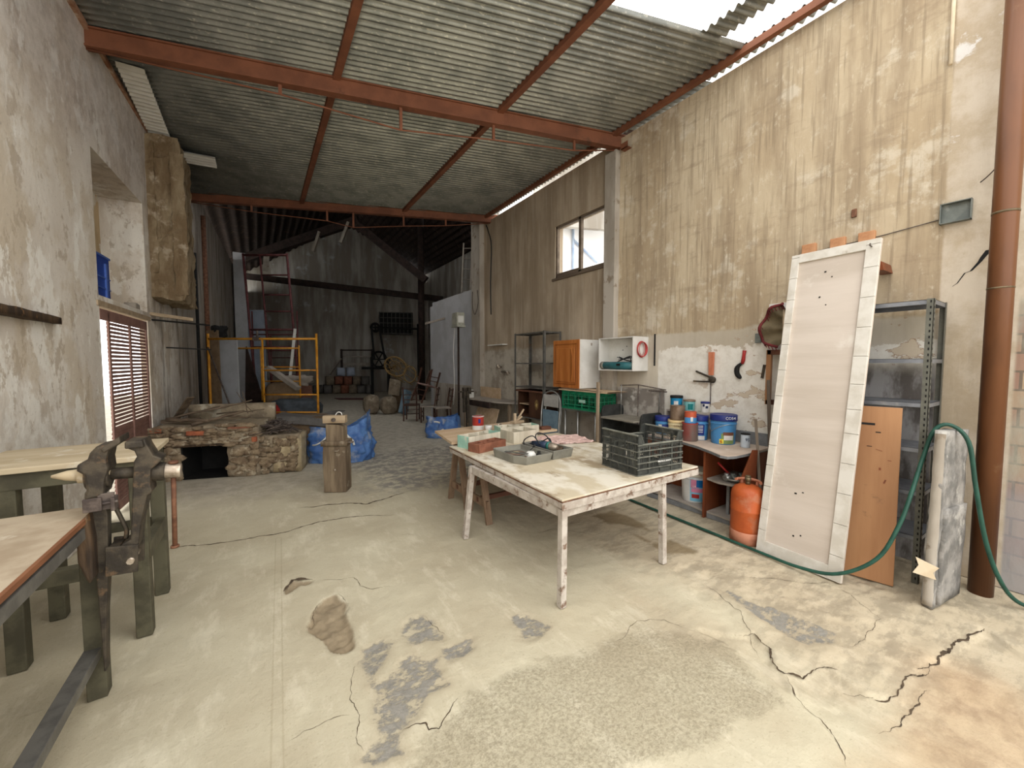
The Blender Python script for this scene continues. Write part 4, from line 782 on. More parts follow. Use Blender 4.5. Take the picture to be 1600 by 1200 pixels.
# ------------------------------------------------------------------ right side: near wall
t=T('leaning_board','tall white-framed plywood panel leaning on the metal rack','wooden panel',M=axes((3.59,1.61,0),(3.566-3.61,.99-1.61,0),(.42,.03,2.6)))
Wd,Ht=.60,2.59
P(t,'plywood_sheet',MB().bx(0,Wd,0,.018,.0,Ht),m_pwhite,.002,w=0)
P(t,'back_frame',MB().bx(.01,.06,.018,.05,.01,Ht-.01).bx(Wd-.06,Wd-.01,.018,.05,.01,Ht-.01).bx(.06,Wd-.06,.018,.05,.01,.06).bx(.06,Wd-.06,.018,.05,Ht-.06,Ht-.01),m_pale,.002,w=0)
rs=random.Random(4)
for x0,x1 in ((0,.058),(Wd-.085,Wd)):
    mb=MB(); z=.0
    while z<Ht-.02:
        z2=min(Ht,z+rs.uniform(.17,.24)); mb.bx(x0,x1,-.018,0,z+.0015,z2-.0015); z=z2
    P(t,'side_batten',mb,m_batten,.0012,w=0)
P(t,'top_batten',MB().bx(.058,Wd-.085,-.018,0,Ht-.075,Ht),m_batten,.002,w=0); P(t,'bottom_batten',MB().bx(.058,Wd-.085,-.018,0,0,.10),m_batten,.002,w=0)
P(t,'hook',MB().tube([(Wd-.05,-.018,Ht-.06),(Wd-.05,-.05,Ht-.06),(Wd-.05,-.05,Ht-.045)],.005,6),m_scrap,w=0)
mb=MB()
for x,z in ((.26,2.42),(.31,2.38),(.24,2.2),(.29,2.13),(.22,1.72),(.36,.55),(.41,.54),(.38,.16),(.31,.2),(.47,.16)): mb.lathe([(0,-.001),(.006,-.001),(.006,.001)],(0,0,0),8)
P(t,'nail_head',MB().box((.26,-.001,2.40),(.014,.003,.012)).box((.31,-.001,2.35),(.008,.003,.008)).box((.24,-.001,2.19),(.012,.003,.012)).box((.29,-.001,2.12),(.008,.003,.008)).box((.24,-.001,.56),(.016,.003,.012)).box((.29,-.001,.58),(.012,.003,.008)).box((.26,-.001,.22),(.012,.003,.012)).box((.31,-.001,.24),(.01,.003,.01)),m_blk,w=0)
t=T('leaning_board','bare brown board with dark slots leaning against the rack','wooden board',M=axes((3.755,1.06,0),(.055,-.26,0),(.20,.0,1.28)))
P(t,'board_sheet',MB().bx(0,.275,0,.03,0,1.30),m_brboard,.003,w=0); P(t,'slot_pattern',MB().bx(.05,.13,-.0015,.004,1.155,1.172).bx(.135,.165,-.0015,.004,1.10,1.108).bx(.09,.12,-.0015,.004,.99,.995),m_blk,w=0)
P(t,'pencil_mark',MB().box((.16,-.001,.97),(.04,.002,.003),ry=.3).box((.22,-.001,.90),(.02,.002,.004)).box((.17,-.001,.83),(.012,.002,.02)).box((.2,-.001,.74),(.01,.002,.03),ry=.3),m_maho,w=0)
# slotted rack
def rack(label,x0,x1,y0,y1,zs,top,m,msh,post=.038,grp=None,slots=True,rim=.032):
    t=T('metal_rack',label,'metal shelving',((x0+x1)/2,(y0+y1)/2,0))
    for x in (x0,x1):
        for y in (y0,y1):
            sx=1 if x==x0 else -1; sy=1 if y==y0 else -1
            mb=MB(); mb.bx(*sorted((x,x+sx*post)),*sorted((y,y+sy*.003)),0,top); mb.bx(*sorted((x,x+sx*.003)),*sorted((y,y+sy*post)),0,top)
            o=P(t,'upright',mb,m)
            if slots and x==x0 and y==y0:
                mb=MB(); z=.03
                while z<top-.02:
                    mb.bx(x+.012,x+.022,y-.0012,y+.001,z,z+.018); mb.bx(x-.0012,x+.001,y+.012,y+.020,z,z+.018); z+=.042
                P(o,'slot_pattern',mb,m_blk)
    for z in zs:
        mb=MB(); mb.bx(x0+.004,x1-.004,y0+.004,y1-.004,z-.003,z); mb.bx(x0+.004,x0+.006,y0+.004,y1-.004,z-rim,z); mb.bx(x1-.006,x1-.004,y0+.004,y1-.004,z-rim,z); mb.bx(x0+.004,x1-.004,y0+.004,y0+.006,z-rim,z); mb.bx(x0+.004,x1-.004,y1-.006,y1-.004,z-rim,z)
        P(t,'shelf',mb,msh)
    return t
rack('tall grey-green slotted metal rack behind the white-framed panel',4.0,4.39,.70,1.58,(.35,.68,1.0,1.33,1.65,2.07),2.075,m_rack,m_racksh)
rack('plain grey metal rack beside the orange-doored cabinet',4.03,4.40,5.20,6.10,(.10,.65,1.19,1.62,2.15),2.16,m_gsteel,m_gsteel,slots=False,rim=.022)
# slab
t=T('concrete_slab','thick rough grey concrete slab propped against the steel column','slab',M=mtx((3.86,.575,0),R(-6),ry=R(3)))
P(t,'slab_body',MB().rbox(-.20,.20,-.03,.028,0,1.17,.045,.010,5,7),m_concr,w=0); P(t,'raised_layer',MB().rbox(-.16,.21,-.046,-.02,.02,.66,.06,.008,7),m_concr,w=0)
P(t,'edge_crust',MB().rbox(-.206,-.196,-.027,.022,.01,1.15,.04,.004,17,9),m_pill,w=0)
ONE('paper_scrap','torn cream paper scrap stuck to the concrete slab edge','paper',MB().prism([(-.02,-.05),(.085,-.062),(.07,-.02),(.095,.02),(-.01,.06),(.005,.01)],(3.642,.645,.27),(.25,-1,0),(0,0,1),(-.003,0,0)),m_paper,(3.64,.6,.25))
# column
cl=ST('steel_column',MB().cyl((4.24,.435,-.01),(4.24,.435,4.9),.062,28),mat('column_brown',(110,66,36),(90,54,30),(126,90,60),3,(1,1,.3),k3=(.62,.74),rough=.38,spec=.3,bump=.05),label='brown painted round steel column at the near right wall',cat='column')
ST('column_collar',MB().cyl((4.24,.435,2.62),(4.24,.435,2.635),.064,24).cyl((4.24,.435,2.12),(4.24,.435,2.13),.064,24),m_brass,cl)
t=T('hose','long dark green garden hose trailing over the floor and slab','hose',(3.55,1.5,0))
pts=smooth([(4.05,4.6,.02),(3.80,3.9,.016),(3.658,3.395,.016),(3.60,2.7,.016),(3.56,2.07,.016),(3.515,1.55,.02),(3.48,1.25,.035),(3.50,1.02,.085),(3.57,.83,.26),(3.63,.74,.52),(3.70,.70,.76),(3.80,.675,.98),(3.85,.64,1.16),(3.87,.57,1.205),(3.90,.49,1.10),(3.93,.45,.80),(3.98,.40,.45),(4.05,.34,.2),(4.15,.27,.05),(4.22,.15,.016),(4.2,-.2,.016)],6)
P(t,'hose_pipe',MB().tube(pts,.0125,10),m_hose)
# wall bits
ONE('steel_bracket','rusty angle bracket on the wall beside the main beam end','bracket',MB().bx(4.36,4.45,3.78,3.90,4.60,4.612).bx(4.36,4.372,3.78,3.90,4.60,4.68),m_rust,(4.4,3.84,4.6),bev=.002)
ONE('wire_loop','thin wire loop hanging on the pale pier','wire',MB().tube(smooth([(4.32,8.1,3.3),(4.315,8.05,3.0),(4.31,8.2,2.75),(4.315,8.33,2.95),(4.32,8.34,3.3)]),.007,5),m_scrap,(4.32,8.2,2.75))
t=T('junction_box','shallow open zinc box fixed high on the right wall','junction box',(4.43,.69,2.70))
P(t,'box_back',MB().bx(4.44,4.448,.615,.765,2.68,2.82),m_zinc); P(t,'box_rim',MB().bx(4.40,4.448,.61,.616,2.675,2.825).bx(4.40,4.448,.764,.77,2.675,2.825).bx(4.40,4.448,.61,.77,2.675,2.681).bx(4.40,4.448,.61,.77,2.819,2.825),m_zinc,.001)
ONE('conduit','pale upright conduit high on the right wall near the column','pipe',MB().cyl((4.435,.765,3.86),(4.435,.765,4.5),.012,8),m_paper,(4.435,.765,3.86))
ONE('wire','thin dark wire strung along the ochre wall above the panel','wire',MB().tube([(4.44,1.75,2.66),(4.44,1.1,2.69),(4.44,.78,2.72)],.004,5),m_scrap,(4.44,1.2,2.68))
ONE('wire','thin wire running from the zinc box to the steel column','wire',MB().tube(sag((4.44,.58,2.93),(4.30,.44,3.06),.02),.004,5),m_scrap,(4.4,.5,2.9))
ONE('wall_plate','small rusty plate on the ochre wall high above the panel','plate',MB().bx(4.43,4.452,1.28,1.315,2.90,2.97),m_rustrod,(4.44,1.3,2.9),bev=.003)
for y,lab in ((1.62,'orange brick stub in the ochre wall above the panel, farthest from the column'),(1.40,'orange brick stub in the ochre wall above the middle of the panel'),(1.20,'orange brick stub in the ochre wall above the panel, nearest the column')):
    ONE('brick_stub',lab,'brick',MB().bx(4.41,4.46,y-.055,y+.055,2.60,2.745),mat('stub_orange',(198,142,98),(180,122,80),None,8) if y>1.6 else bpy.data.materials['stub_orange'],(4.44,y,2.6),group='brick stubs above the panel',bev=.004)
ONE('wooden_wedge','brown wooden wedge sticking out beside the panel top','wedge',MB().prism([(0,0),(.075,0),(.06,.07),(0,.09)],(4.2,1.10,2.36),(0,-1,0),(0,0,1),(.24,0,0)),m_maho,(4.3,1.06,2.36))
# things behind the panel
ONE('plank','dark weathered plank leaning at the end of the curved desk','plank',MB().bar((3.98,1.66,0),(4.25,1.855,1.44),.12,.03,(.4,-.9,0)),wood('grey_plank',(98,84,70),(72,60,50),'z',9),(3.98,1.66,0),bev=.003)
ONE('plank','narrow grey lath leaning beside the gas bottle','lath',MB().bar((3.90,1.70,0),(4.12,1.90,1.06),.035,.025,(.4,-.9,0)),wood('grey_lath',(126,112,96),(104,92,78),'z',9),(3.9,1.7,0),bev=.002)
ONE('mahogany_offcut','pale-edged mahogany board leaning at the desk end above the gas bottle','board',MB().prism([(.06,0),(.28,0),(.30,.46),(.25,.46)],(3.70,1.93,.33),(.9,-.43,0),(0,0,1),(.008,.016,0)),m_maho,(3.9,1.85,.33),bev=.002)
ONE('mounting_board','pale upright board on the wall behind the white-framed panel','board',MB().bx(4.425,4.449,1.55,1.95,1.72,2.22),m_whiteb,(4.43,1.75,1.72),bev=.003)
t=T('parasol','folded burgundy fringed parasol behind the white-framed panel','parasol',(4.28,1.75,1.7))
pk_=smooth([(1.76,2.19,0),(1.86,2.15,0),(1.94,2.0,0),(1.935,1.85,0),(1.80,1.775,0)],6)
def pf(a,b):
    q=pk_[min(int(a*24+.5),24)]; return (4.36-.10*b+.03*sin(a*20)*b,1.66+(q.x-1.66)*b,1.95+(q.y-1.95)*b)
P(t,'cover',MB().grid(pf,24,8),m_khaki); P(t,'border',MB().tube([V(pf(i/24,1)) for i in range(25)],.014,6),m_fabric)
mb=MB()
for i in range(1,24): q=V(pf(i/24,1)); mb.bar(q,q+V((-.004,-.02,-.045)),.008,.004)
P(t,'fringe',mb,m_fabric); P(t,'pole',MB().cyl((4.30,1.74,1.2),(4.30,1.76,2.14),.012,8),m_pale)
t=T('wooden_casement','empty brown wooden frame hanging behind the white-framed panel','frame',(4.34,1.75,1.2))
P(t,'frame_rail',MB().bx(4.31,4.35,1.52,1.905,1.70,1.75).bx(4.31,4.35,1.52,1.905,1.20,1.25),m_redwood,.004); P(t,'frame_stile',MB().bx(4.31,4.35,1.865,1.91,1.2,1.75),m_brboard,.004); P(t,'frame_stile',MB().bx(4.31,4.35,1.50,1.545,1.2,1.75),m_brboard,.004); P(t,'inner_strip',MB().bx(4.33,4.345,1.74,1.78,1.22,1.72),m_whiteb,.002)
# gas bottle
t=T('gas_bottle','dusty orange butane gas bottle standing by the panel foot','gas bottle',(3.70,1.755,0))
P(t,'bottle_body',MB().lathe([(0,.06),(.10,.065),(.128,.10),(.132,.14),(.132,.285),(.135,.292),(.135,.30),(.132,.307),(.132,.42),(.124,.465),(.105,.495),(.07,.512),(.03,.52),(0,.522)],n=36),m_gas,w=0)
P(t,'foot_ring',MB().lathe([(.122,0),(.134,.004),(.134,.10),(.129,.108),(.121,.1),(.122,0)],n=36),m_gasd,w=0)
P(t,'valve',MB().cyl((0,0,.515),(0,0,.555),.02,14).cyl((0,0,.55),(0,0,.585),.026,14).cyl((0,0,.585),(0,0,.60),.02,14),m_brass,w=0)
P(t,'handle',MB().tube([(.10*cos(a),.10*sin(a),.545) for a in [R(k) for k in range(-70,100,14)]],.013,8).bar((.09,-.04,.49),(.095,-.04,.545),.02,.02).bar((.06,.08,.49),(.06,.08,.545),.02,.02),m_gasd,w=0)
# desk
m_dl2=m_maho
TP=[(4.44,3.06),(3.97,3.06),(3.95,2.62),(3.86,2.35),(3.74,2.12),(3.655,1.99),(3.66,1.925),(3.75,1.89),(4.0,1.875),(4.44,1.89)]
t=T('desk','mahogany shelf desk with a curved dusty top along the right wall','desk',(4.15,2.5,0))
P(t,'desktop',MB().prism(TP,(0,0,.722),(1,0,0),(0,1,0),(0,0,.026)),m_desktop,.003)
P(t,'edging',MB().prism([(x-.004 if x<4.4 else x,y) for x,y in TP],(0,0,.719),(1,0,0),(0,1,0),(0,0,.024)),m_greyedge)
for y,x0 in ((3.03,3.96),(2.27,3.87)): P(t,'side_panel',MB().bx(x0,4.42,y-.011,y+.011,0,.719),m_maho,.002)
P(t,'side_panel',MB().bx(4.12,4.42,1.90,1.922,.0,.719),m_maho,.002)
P(t,'bottom_board',MB().prism([(4.42,3.02),(3.97,3.02),(3.95,2.62),(3.90,2.29),(4.42,2.29)],(0,0,.05),(1,0,0),(0,1,0),(0,0,.02)),m_shelfdust,.002); P(t,'bottom_board',MB().prism([(4.42,2.25),(3.90,2.25),(3.88,1.93),(4.42,1.93)],(0,0,.05),(1,0,0),(0,1,0),(0,0,.02)),m_shelfdust,.002)
P(t,'plinth',MB().bx(3.93,3.945,2.29,3.02,0,.05).bx(3.90,3.915,1.93,2.25,0,.05),m_greyedge)
P(t,'shelf',MB().prism([(4.42,2.255),(3.90,2.255),(3.86,2.12),(3.88,1.99),(3.98,1.93),(4.42,1.93)],(0,0,.40),(1,0,0),(0,1,0),(0,0,.02)),m_shelfdust,.002)
P(t,'divider',MB().bx(4.0,4.42,2.07,2.09,.07,.40),m_maho,.002); P(t,'divider_edge',MB().bx(3.985,4.0,2.066,2.094,.07,.40),m_greyedge)
P(t,'back_panel',MB().bx(4.415,4.43,1.9,3.03,.05,.719),m_maho)
t=T('low_tray','low wooden tray on the floor at the far end of the desk','tray',(4.1,3.25,0)); P(t,'tray_side',MB().bx(3.93,4.35,3.06,3.08,0,.12).bx(3.93,3.95,3.08,3.5,0,.12).bx(4.33,4.35,3.08,3.5,0,.12).bx(3.93,4.35,3.48,3.5,0,.12),m_boardw,.002); P(t,'tray_base',MB().bx(3.94,4.34,3.09,3.49,.0,.015),m_shelfdust)
t=T('bowl','shallow metal bowl heaped with old fittings under the desk','bowl',(4.02,2.03,.42)); P(t,'bowl_body',MB().lathe([(0,.004),(.07,.004),(.115,.03),(.125,.045),(.12,.046),(.07,.012),(0,.01)],n=28),m_chrome,w=0)
for x,y,mm,lab in ((-.03,.01,m_zinc,'grey metal fitting lying in the bowl, nearest the desk divider'),(.05,-.03,m_zinc,'grey metal fitting lying in the bowl, nearest the wall'),(-.07,.05,m_chrome,'bright round fitting at the bowl rim')):
    ONE('pipe_fitting',lab,'fitting',MB().cyl((4.02+x-.025,2.03+y,.455),(4.02+x+.03,2.03+y-.02,.465),.032,12).cyl((4.02+x,2.03+y,.45),(4.02+x,2.03+y,.505),.022,10),mm,(4.02+x,2.03+y,.44),group='fittings in the bowl')
ONE('red_handled_tool','red wooden handle poking out of the bowl under the desk','tool handle',MB().cyl((4.0,2.07,.48),(3.93,2.16,.60),.011,8),m_rdl,(4.0,2.07,.48))
# buckets
def bucket(name,label,loc,r,h,mb_,ml,lidh=.05,lid=True,taper=.90,handle=False,group='paint buckets on the desk',rim=True,rz=0):
    t=T(name,label,'paint bucket' if name=='paint_bucket' else 'paint can',loc,rz,group)
    P(t,'bucket_body' if name=='paint_bucket' else 'can_body',MB().lathe([(0,0),(r*taper,0),(r*taper+.002,.006),(r*.99,h-lidh),(r*.99,h-.004),(0,h-.006)],n=32),mb_,w=0)
    if lid: P(t,'lid',MB().lathe([(r*.99,h-lidh),(r*1.04,h-lidh),(r*1.05,h-lidh+.006),(r*1.05,h-.006),(r*1.02,h),(r*.9,h-.004),(0,h-.006)],n=32),ml,w=0)
    elif rim: P(t,'rim',MB().lathe([(r*.98,h-.01),(r*1.03,h-.006),(r*1.03,h),(r*.95,h),(r*.93,h-.012)],n=32),ml,w=0)
    if rim and lid and r>.085: P(t,'hoop',MB().lathe([(r*.985,h-lidh-.035),(r*1.03,h-lidh-.034),(r*1.03,h-lidh-.024),(r*.985,h-lidh-.022)],n=32),mb_,w=0)
    if handle: P(t,'handle',MB().tube([(r*1.03*cos(a),r*1.03*sin(a),h-lidh-.03-.09*(1-abs(cos(a-handle)))) for a in [handle+pi*k/14 for k in range(15)]],.003,5),m_chrome,w=0)
    return t
def patch(t,r,a0,a1,z0,z1,m,name='label',k=1.004,tp=.90,h=.28):
    mb=MB(); n=8
    rr=lambda z: r*(tp+(1-tp)*z/h)*k+.004
    mb.grid(lambda a,b:(rr(z0+(z1-z0)*b)*cos(R(a0+(a1-a0)*a)),rr(z0+(z1-z0)*b)*sin(R(a0+(a1-a0)*a)),z0+(z1-z0)*b),n,2); return P(t,name,mb,m,w=0)
def lett(t,txt,size,m,r,ang,z,par=None):
    a=R(ang); return words(txt,size,m,'lettering',par or t,((r+.006)*cos(a),(r+.006)*sin(a),z),(R(90),0,a+pi/2),.0008)
dz=.749
t=T('riser_shelf','narrow wooden box shelf holding cans behind the paint buckets','shelf',(4.36,2.76,dz)); P(t,'riser_top',MB().bx(4.29,4.44,2.48,3.03,1.02,1.04),m_shelfdust,.002); P(t,'riser_side',MB().bx(4.29,4.44,2.48,2.495,dz,1.02).bx(4.29,4.44,3.015,3.03,dz,1.02),m_shelfdust)
t=bucket('paint_bucket','cyan paint bucket with a black lid, highest at the back of the desk',(4.37,2.945,1.04),.072,.175,m_cy,m_blk,.03); patch(t,.072,190,230,.03,.11,m_ow,h=.17)
t=bucket('paint_can','teal and pale green paint can on the back shelf of the desk',(4.375,2.775,1.04),.066,.135,m_tl,m_rc,.02); patch(t,.066,200,250,.02,.09,m_dt,h=.135)
t=bucket('paint_can','small white can with dark lettering on the back shelf',(4.385,2.58,1.04),.048,.125,m_ow,m_nv,.02); patch(t,.048,215,250,.05,.08,m_dl,h=.125); patch(t,.048,180,205,.07,.10,m_dl,h=.125)
t=bucket('paint_bucket','light blue bucket with a navy lid at the far left of the group',(4.20,3.0,dz),.10,.215,m_bl,m_nv,.055); patch(t,.10,205,255,.03,.12,m_nv,h=.215); patch(t,.10,180,203,.03,.12,m_ow,h=.215)
t=bucket('paint_bucket','cream paint bucket carrying a rusty can on its lid',(4.16,2.79,dz),.098,.20,m_cr,pc('lid_cream',(226,196,138)),.03); lett(t,'COLOR',.034,m_bn,.097,225,.135)
t=bucket('paint_can','rusty grey can standing on the cream bucket',(4.165,2.79,dz+.201),.082,.165,m_rc,m_rc,.02,lid=False,taper=1)
t=bucket('paint_can','stained dark red can at the front of the desk',(4.06,2.56,dz),.083,.20,m_rb,m_rd,.02,lid=False,taper=1)
t=bucket('paint_can','orange and blue can standing on the stained red can',(4.062,2.558,dz+.201),.062,.125,m_or,m_or,.012,lid=False,taper=1); patch(t,.062,150,330,.0,.062,m_bl,h=.125,tp=1); patch(t,.062,215,235,.02,.07,m_ow,h=.125,tp=1,k=1.02)
t=bucket('paint_bucket','blue bucket with a navy lid behind the stained red can',(4.22,2.545,dz),.092,.275,m_bl,m_nv,.06); patch(t,.092,185,245,.06,.18,m_nv,h=.275); patch(t,.092,180,250,.005,.05,m_ow,h=.275)
for i,z in enumerate((.16,.145,.125,.11,.09)): patch(t,.092,195,235,z,z+.006,m_ow,'label_line',1.02,h=.275)
t=bucket('paint_bucket','largest sky-blue bucket with a house picture, nearest the caulking gun',(4.235,2.28,dz),.128,.315,m_bl,m_nv,.065,handle=R(60)); lett(t,'CO54',.042,m_wl,.136,236,.285)
patch(t,.128,200,262,.01,.12,m_gr,h=.315); patch(t,.128,212,256,.05,.10,m_ow,k=1.012,h=.315); patch(t,.128,208,258,.10,.135,m_bn,'label',1.018,h=.315); patch(t,.128,192,211,.01,.06,m_ye,'label',1.024,h=.315); lett(t,'6',.05,m_rdl,.124,201,.035)
t=bucket('paint_can','small pale can lettered 9S beside the leaning planks',(4.20,2.03,dz),.042,.145,pc('can_pale_blue',(196,208,220)),m_blk,.012,taper=1); lett(t,'9S',.045,m_dl,.043,228,.085)
ONE('metal_strip','bent grey metal strip standing at the back of the desk','metal strip',MB().bx(4.425,4.445,1.92,2.45,dz,dz+.13),m_greyedge,(4.43,2.2,dz))
t=bucket('paint_bucket','large white paint bucket with a pink and blue label inside the desk',(4.13,2.52,.071),.15,.355,m_ow,pc('lid_ivory',(226,220,196)),.06,handle=R(235),group='bucket in the desk')
Q=dict(h=.355); patch(t,.15,190,243,.02,.275,m_sk,**Q); patch(t,.15,193,225,.17,.27,m_pk,'label',1.012,**Q); patch(t,.15,215,243,.18,.27,m_db,'label',1.018,**Q); patch(t,.15,195,243,.12,.165,m_pk,'label',1.012,**Q); patch(t,.15,197,228,.055,.10,m_rdl,'label',1.012,**Q); patch(t,.15,262,285,.06,.20,m_sk,**Q)
lett(t,'LA',.03,m_wl,.152,208,.19); lett(t,'T\u00edtan',.03,m_rdl,.157,228,.325)
# wall tools
t=T('caulking_gun','orange-sleeved caulking gun hanging on the white wall','caulking gun',(4.43,2.53,1.15)); P(t,'sleeve',MB().prism([(-.035,0),(.035,0),(.03,-.27),(-.025,-.27)],(4.43,2.54,1.745),(0,-1,0),(0,0,1),(-.025,0,0)),mat('salmon_sleeve',(206,124,88),(190,106,72),None,9,rough=.5),.006); P(t,'gun_body',MB().blob((4.42,2.525,1.425),(.025,.045,.04),.1,1).bar((4.425,2.55,1.45),(4.425,2.73,1.52),.02,.02).bar((4.425,2.55,1.40),(4.425,2.76,1.40),.018,.018),m_dsteel,.003); P(t,'rod',MB().cyl((4.43,2.545,1.40),(4.43,2.545,1.13),.005,6),m_scrap)
t=T('hooked_cutter','red-handled hooked cutter hanging on the white wall','cutter',(4.43,2.2,1.45)); P(t,'handle',MB().tube([(4.43,2.18,1.755),(4.43,2.185,1.70),(4.43,2.19,1.65),(4.43,2.20,1.61)],[.02,.017,.02,.015],8),m_rdl); P(t,'blade',MB().tube(smooth([(4.43,2.20,1.62),(4.43,2.25,1.57),(4.43,2.25,1.50),(4.43,2.21,1.45)]),[.012,.014,.018,.02,.024,.026,.026,.026,.026,.026,.024,.02,.012],6),m_blk)
t=T('hanging_tool','short rusty flat tool hanging beside the wooden frame','tool',(4.44,1.99,1.45)); P(t,'tool_blade',MB().bar((4.44,1.98,1.60),(4.44,2.0,1.46),.025,.01,(1,0,0)),m_dsteel)
ONE('wooden_block','small grey wooden block on the wall above the hanging cutter','wall block',MB().bx(4.42,4.45,2.02,2.075,1.83,1.93),m_zinc,(4.44,2.05,1.83),bev=.004)
ONE('wall_hook','thin dark iron bar upright beside the open white cabinet','bar',MB().bx(4.40,4.415,3.30,3.315,1.58,2.0),m_blk,(4.41,3.31,1.58))
# white open cabinet
t=T('open_cabinet','white doorless wall cabinet holding a teal tool','wall cabinet',(4.30,3.7,1.51)); x0,x1,y0,y1,z0,z1=4.14,4.352,3.44,4.06,1.51,1.97
for a in ((y0,y0+.016),(y1-.016,y1)): P(t,'side_panel',MB().bx(x0,4.448 if a[0]==y0 else x1,*a,z0,z1),m_whiteb,.002)
P(t,'top_panel',MB().bx(x0,x1,y0+.016,y1-.016,z1-.016,z1),m_whiteb,.002); P(t,'bottom_panel',MB().bx(x0,x1,y0+.016,y1-.016,z0,z0+.016),m_whiteb,.002); P(t,'back_panel',MB().bx(x1-.006,x1,y0+.016,y1-.016,z0+.016,z1-.016),m_white)
P(t,'screw_hole',MB().cyl((4.345,3.72,1.85),(4.348,3.72,1.85),.008,8).cyl((4.345,3.79,1.80),(4.348,3.79,1.80),.008,8),m_blk)
t=T('power_tool','teal plastic tool lying in the open white cabinet','power tool',(4.22,3.78,1.526)); P(t,'tool_body',MB().tube([(4.19,4.03,1.585),(4.19,4.0,1.585),(4.19,3.74,1.582),(4.20,3.47,1.582)],[.035,.05,.052,.05],12),m_teal); P(t,'switch',MB().bx(4.135,4.145,3.66,3.72,1.58,1.61),m_blk); P(t,'vent_end',MB().cyl((4.19,4.032,1.585),(4.19,3.98,1.585),.053,16),m_casegrey)
ONE('cable_bundle','loose grey cable bundle lying on the teal tool','cable',MB().tube(smooth([(4.20+.03*sin(i*1.7),3.60+.14*cos(i*2.1),1.66+.03*sin(i*2.9)+.02*(i%2)) for i in range(13)],4),.005,5),m_cable,(4.2,3.6,1.64))
mb=MB()
for i in range(4): mb.tube([(4.29+.085*cos(a)*(1+.05*i),3.425-.006*i,1.80+.105*sin(a)*(1-.03*i)) for a in [2*pi*k/28 for k in range(28)]],.0065,6,True)
ONE('hose_coil','coiled red hose hanging on the side of the open white cabinet','hose coil',mb,m_coil,(4.29,3.42,1.8))
ONE('wire_loop','thin red wire loop hanging inside the red hose coil','wire',MB().tube([(4.29+.045*cos(a),3.42,1.80+.08*sin(a)) for a in [2*pi*k/20 for k in range(20)]],.003,5,True),m_coil,(4.29,3.42,1.8))
# orange cabinet
t=T('wall_cabinet','white wall cabinet with an orange oak panel door','cabinet',(4.2,4.62,1.23)); x0,x1,y0,y1,z0,z1=4.0,4.44,4.32,4.92,1.235,1.97
P(t,'carcass',MB().bx(x0+.02,x1,y0,y1,z0,z1),m_whiteb,.002)
o=P(t,'door',MB().bx(x0,x0+.02,y0,y1,z0,z1),m_orange,.004)
P(o,'door_panel',MB().prism([(.08,.09),(.52,.09),(.52,.61),(.08,.61)],(x0,y0,z0),(0,1,0),(0,0,1),(-.010,0,0)),m_orange,.006); P(o,'door_moulding',MB().bx(x0-.012,x0,y0+.05,y1-.05,z0+.055,z0+.07).bx(x0-.008,x0,y0+.05,y1-.05,z1-.07,z1-.055).bx(x0-.008,x0,y0+.05,y0+.065,z0+.055,z1-.055).bx(x0-.008,x0,y1-.065,y1-.05,z0+.055,z1-.055),wood('oak_moulding',(158,90,34),(140,78,28),'z',12,.4),.003)
P(o,'arched_strip',MB().prism([(0,0),(.03,.12),(.04,.25),(.03,.38),(0,.5),(-.012,.5),(-.012,0)],(x0-.010,y0+.16,z0+.10),(0,-1,0),(0,0,1),(-.008,0,0)),wood('oak_dark',(150,84,28),(132,70,22),'z',12,.4),.002)
P(t,'hanger_hole',MB().bx(4.24,4.27,y0-.002,y0+.002,1.88,1.92),m_shelfdust)
# plank, green crate and stand
ONE('plank','warped pale plank lying on the green crate','plank',MB().grid(lambda a,b:(3.90+.42*b,3.66+1.0*a,1.206+.012*sin(a*3)*(1-b)),12,2).grid(lambda a,b:(3.90+.42*b,3.66+1.0*a,1.222+.012*sin(a*3)*(1-b)),12,2).bx(3.90,3.905,3.66,4.66,1.205,1.222),m_boardw,(4.1,4.2,1.205))
t=T('fruit_crate','green slatted plastic crate under the orange-doored cabinet','crate',(3.93,3.88,.93)); crate_open(t,3.93,4.32,3.88,4.62,.93,1.203,m_green,4,5,22,mr=mat('green_rib',(52,152,112),(30,130,90),None,9,rough=.45))
P(t,'label_plate',MB().bx(3.922,3.928,4.10,4.23,1.04,1.085),m_greend,.002)
t=T('metal_stand','thin-legged metal stand carrying the green crate','stand',(4.1,4.2,0)); 
for x in (3.97,4.30):
    for y in (3.94,4.3,4.58): P(t,'leg',MB().cyl((x,y,0),(x,y,.91),.012,8),m_chrome)
P(t,'stand_top',MB().bx(3.94,4.33,3.9,4.62,.905,.928),m_gsteel); P(t,'rail',MB().bx(3.96,3.975,3.94,4.58,.42,.45).bx(4.29,4.305,3.94,4.58,.42,.45),m_gsteel); P(t,'back_sheet',MB().bx(4.28,4.29,3.95,4.57,.05,.88),m_shelfdust)
# folding chair
t=T('folding_chair','faded blue folding chair with a grey tube frame','folding chair',(4.05,4.98,0))
def arch(x,w0,y,h): return smooth([(x,y-w0,0),(x,y-w0,h*.5),(x+.03,y-w0,h*.82),(x+.04,y-w0*.75,h*.95),(x+.045,y,h),(x+.04,y+w0*.75,h*.95),(x+.03,y+w0,h*.82),(x,y+w0,h*.5),(x,y+w0,0)],5)
P(t,'front_frame',MB().tube(arch(3.98,.23,4.98,1.16),.013,8),m_chrome); P(t,'rear_frame',MB().tube(arch(4.03,.20,4.98,1.10),.013,8),m_chrome)
P(t,'backrest',MB().bx(4.0,4.015,4.79,5.17,.90,1.10),pc('chair_grey',(178,176,170)),.03); P(t,'seat',MB().bx(3.985,4.005,4.78,5.18,.36,.85),m_bluech,.03)
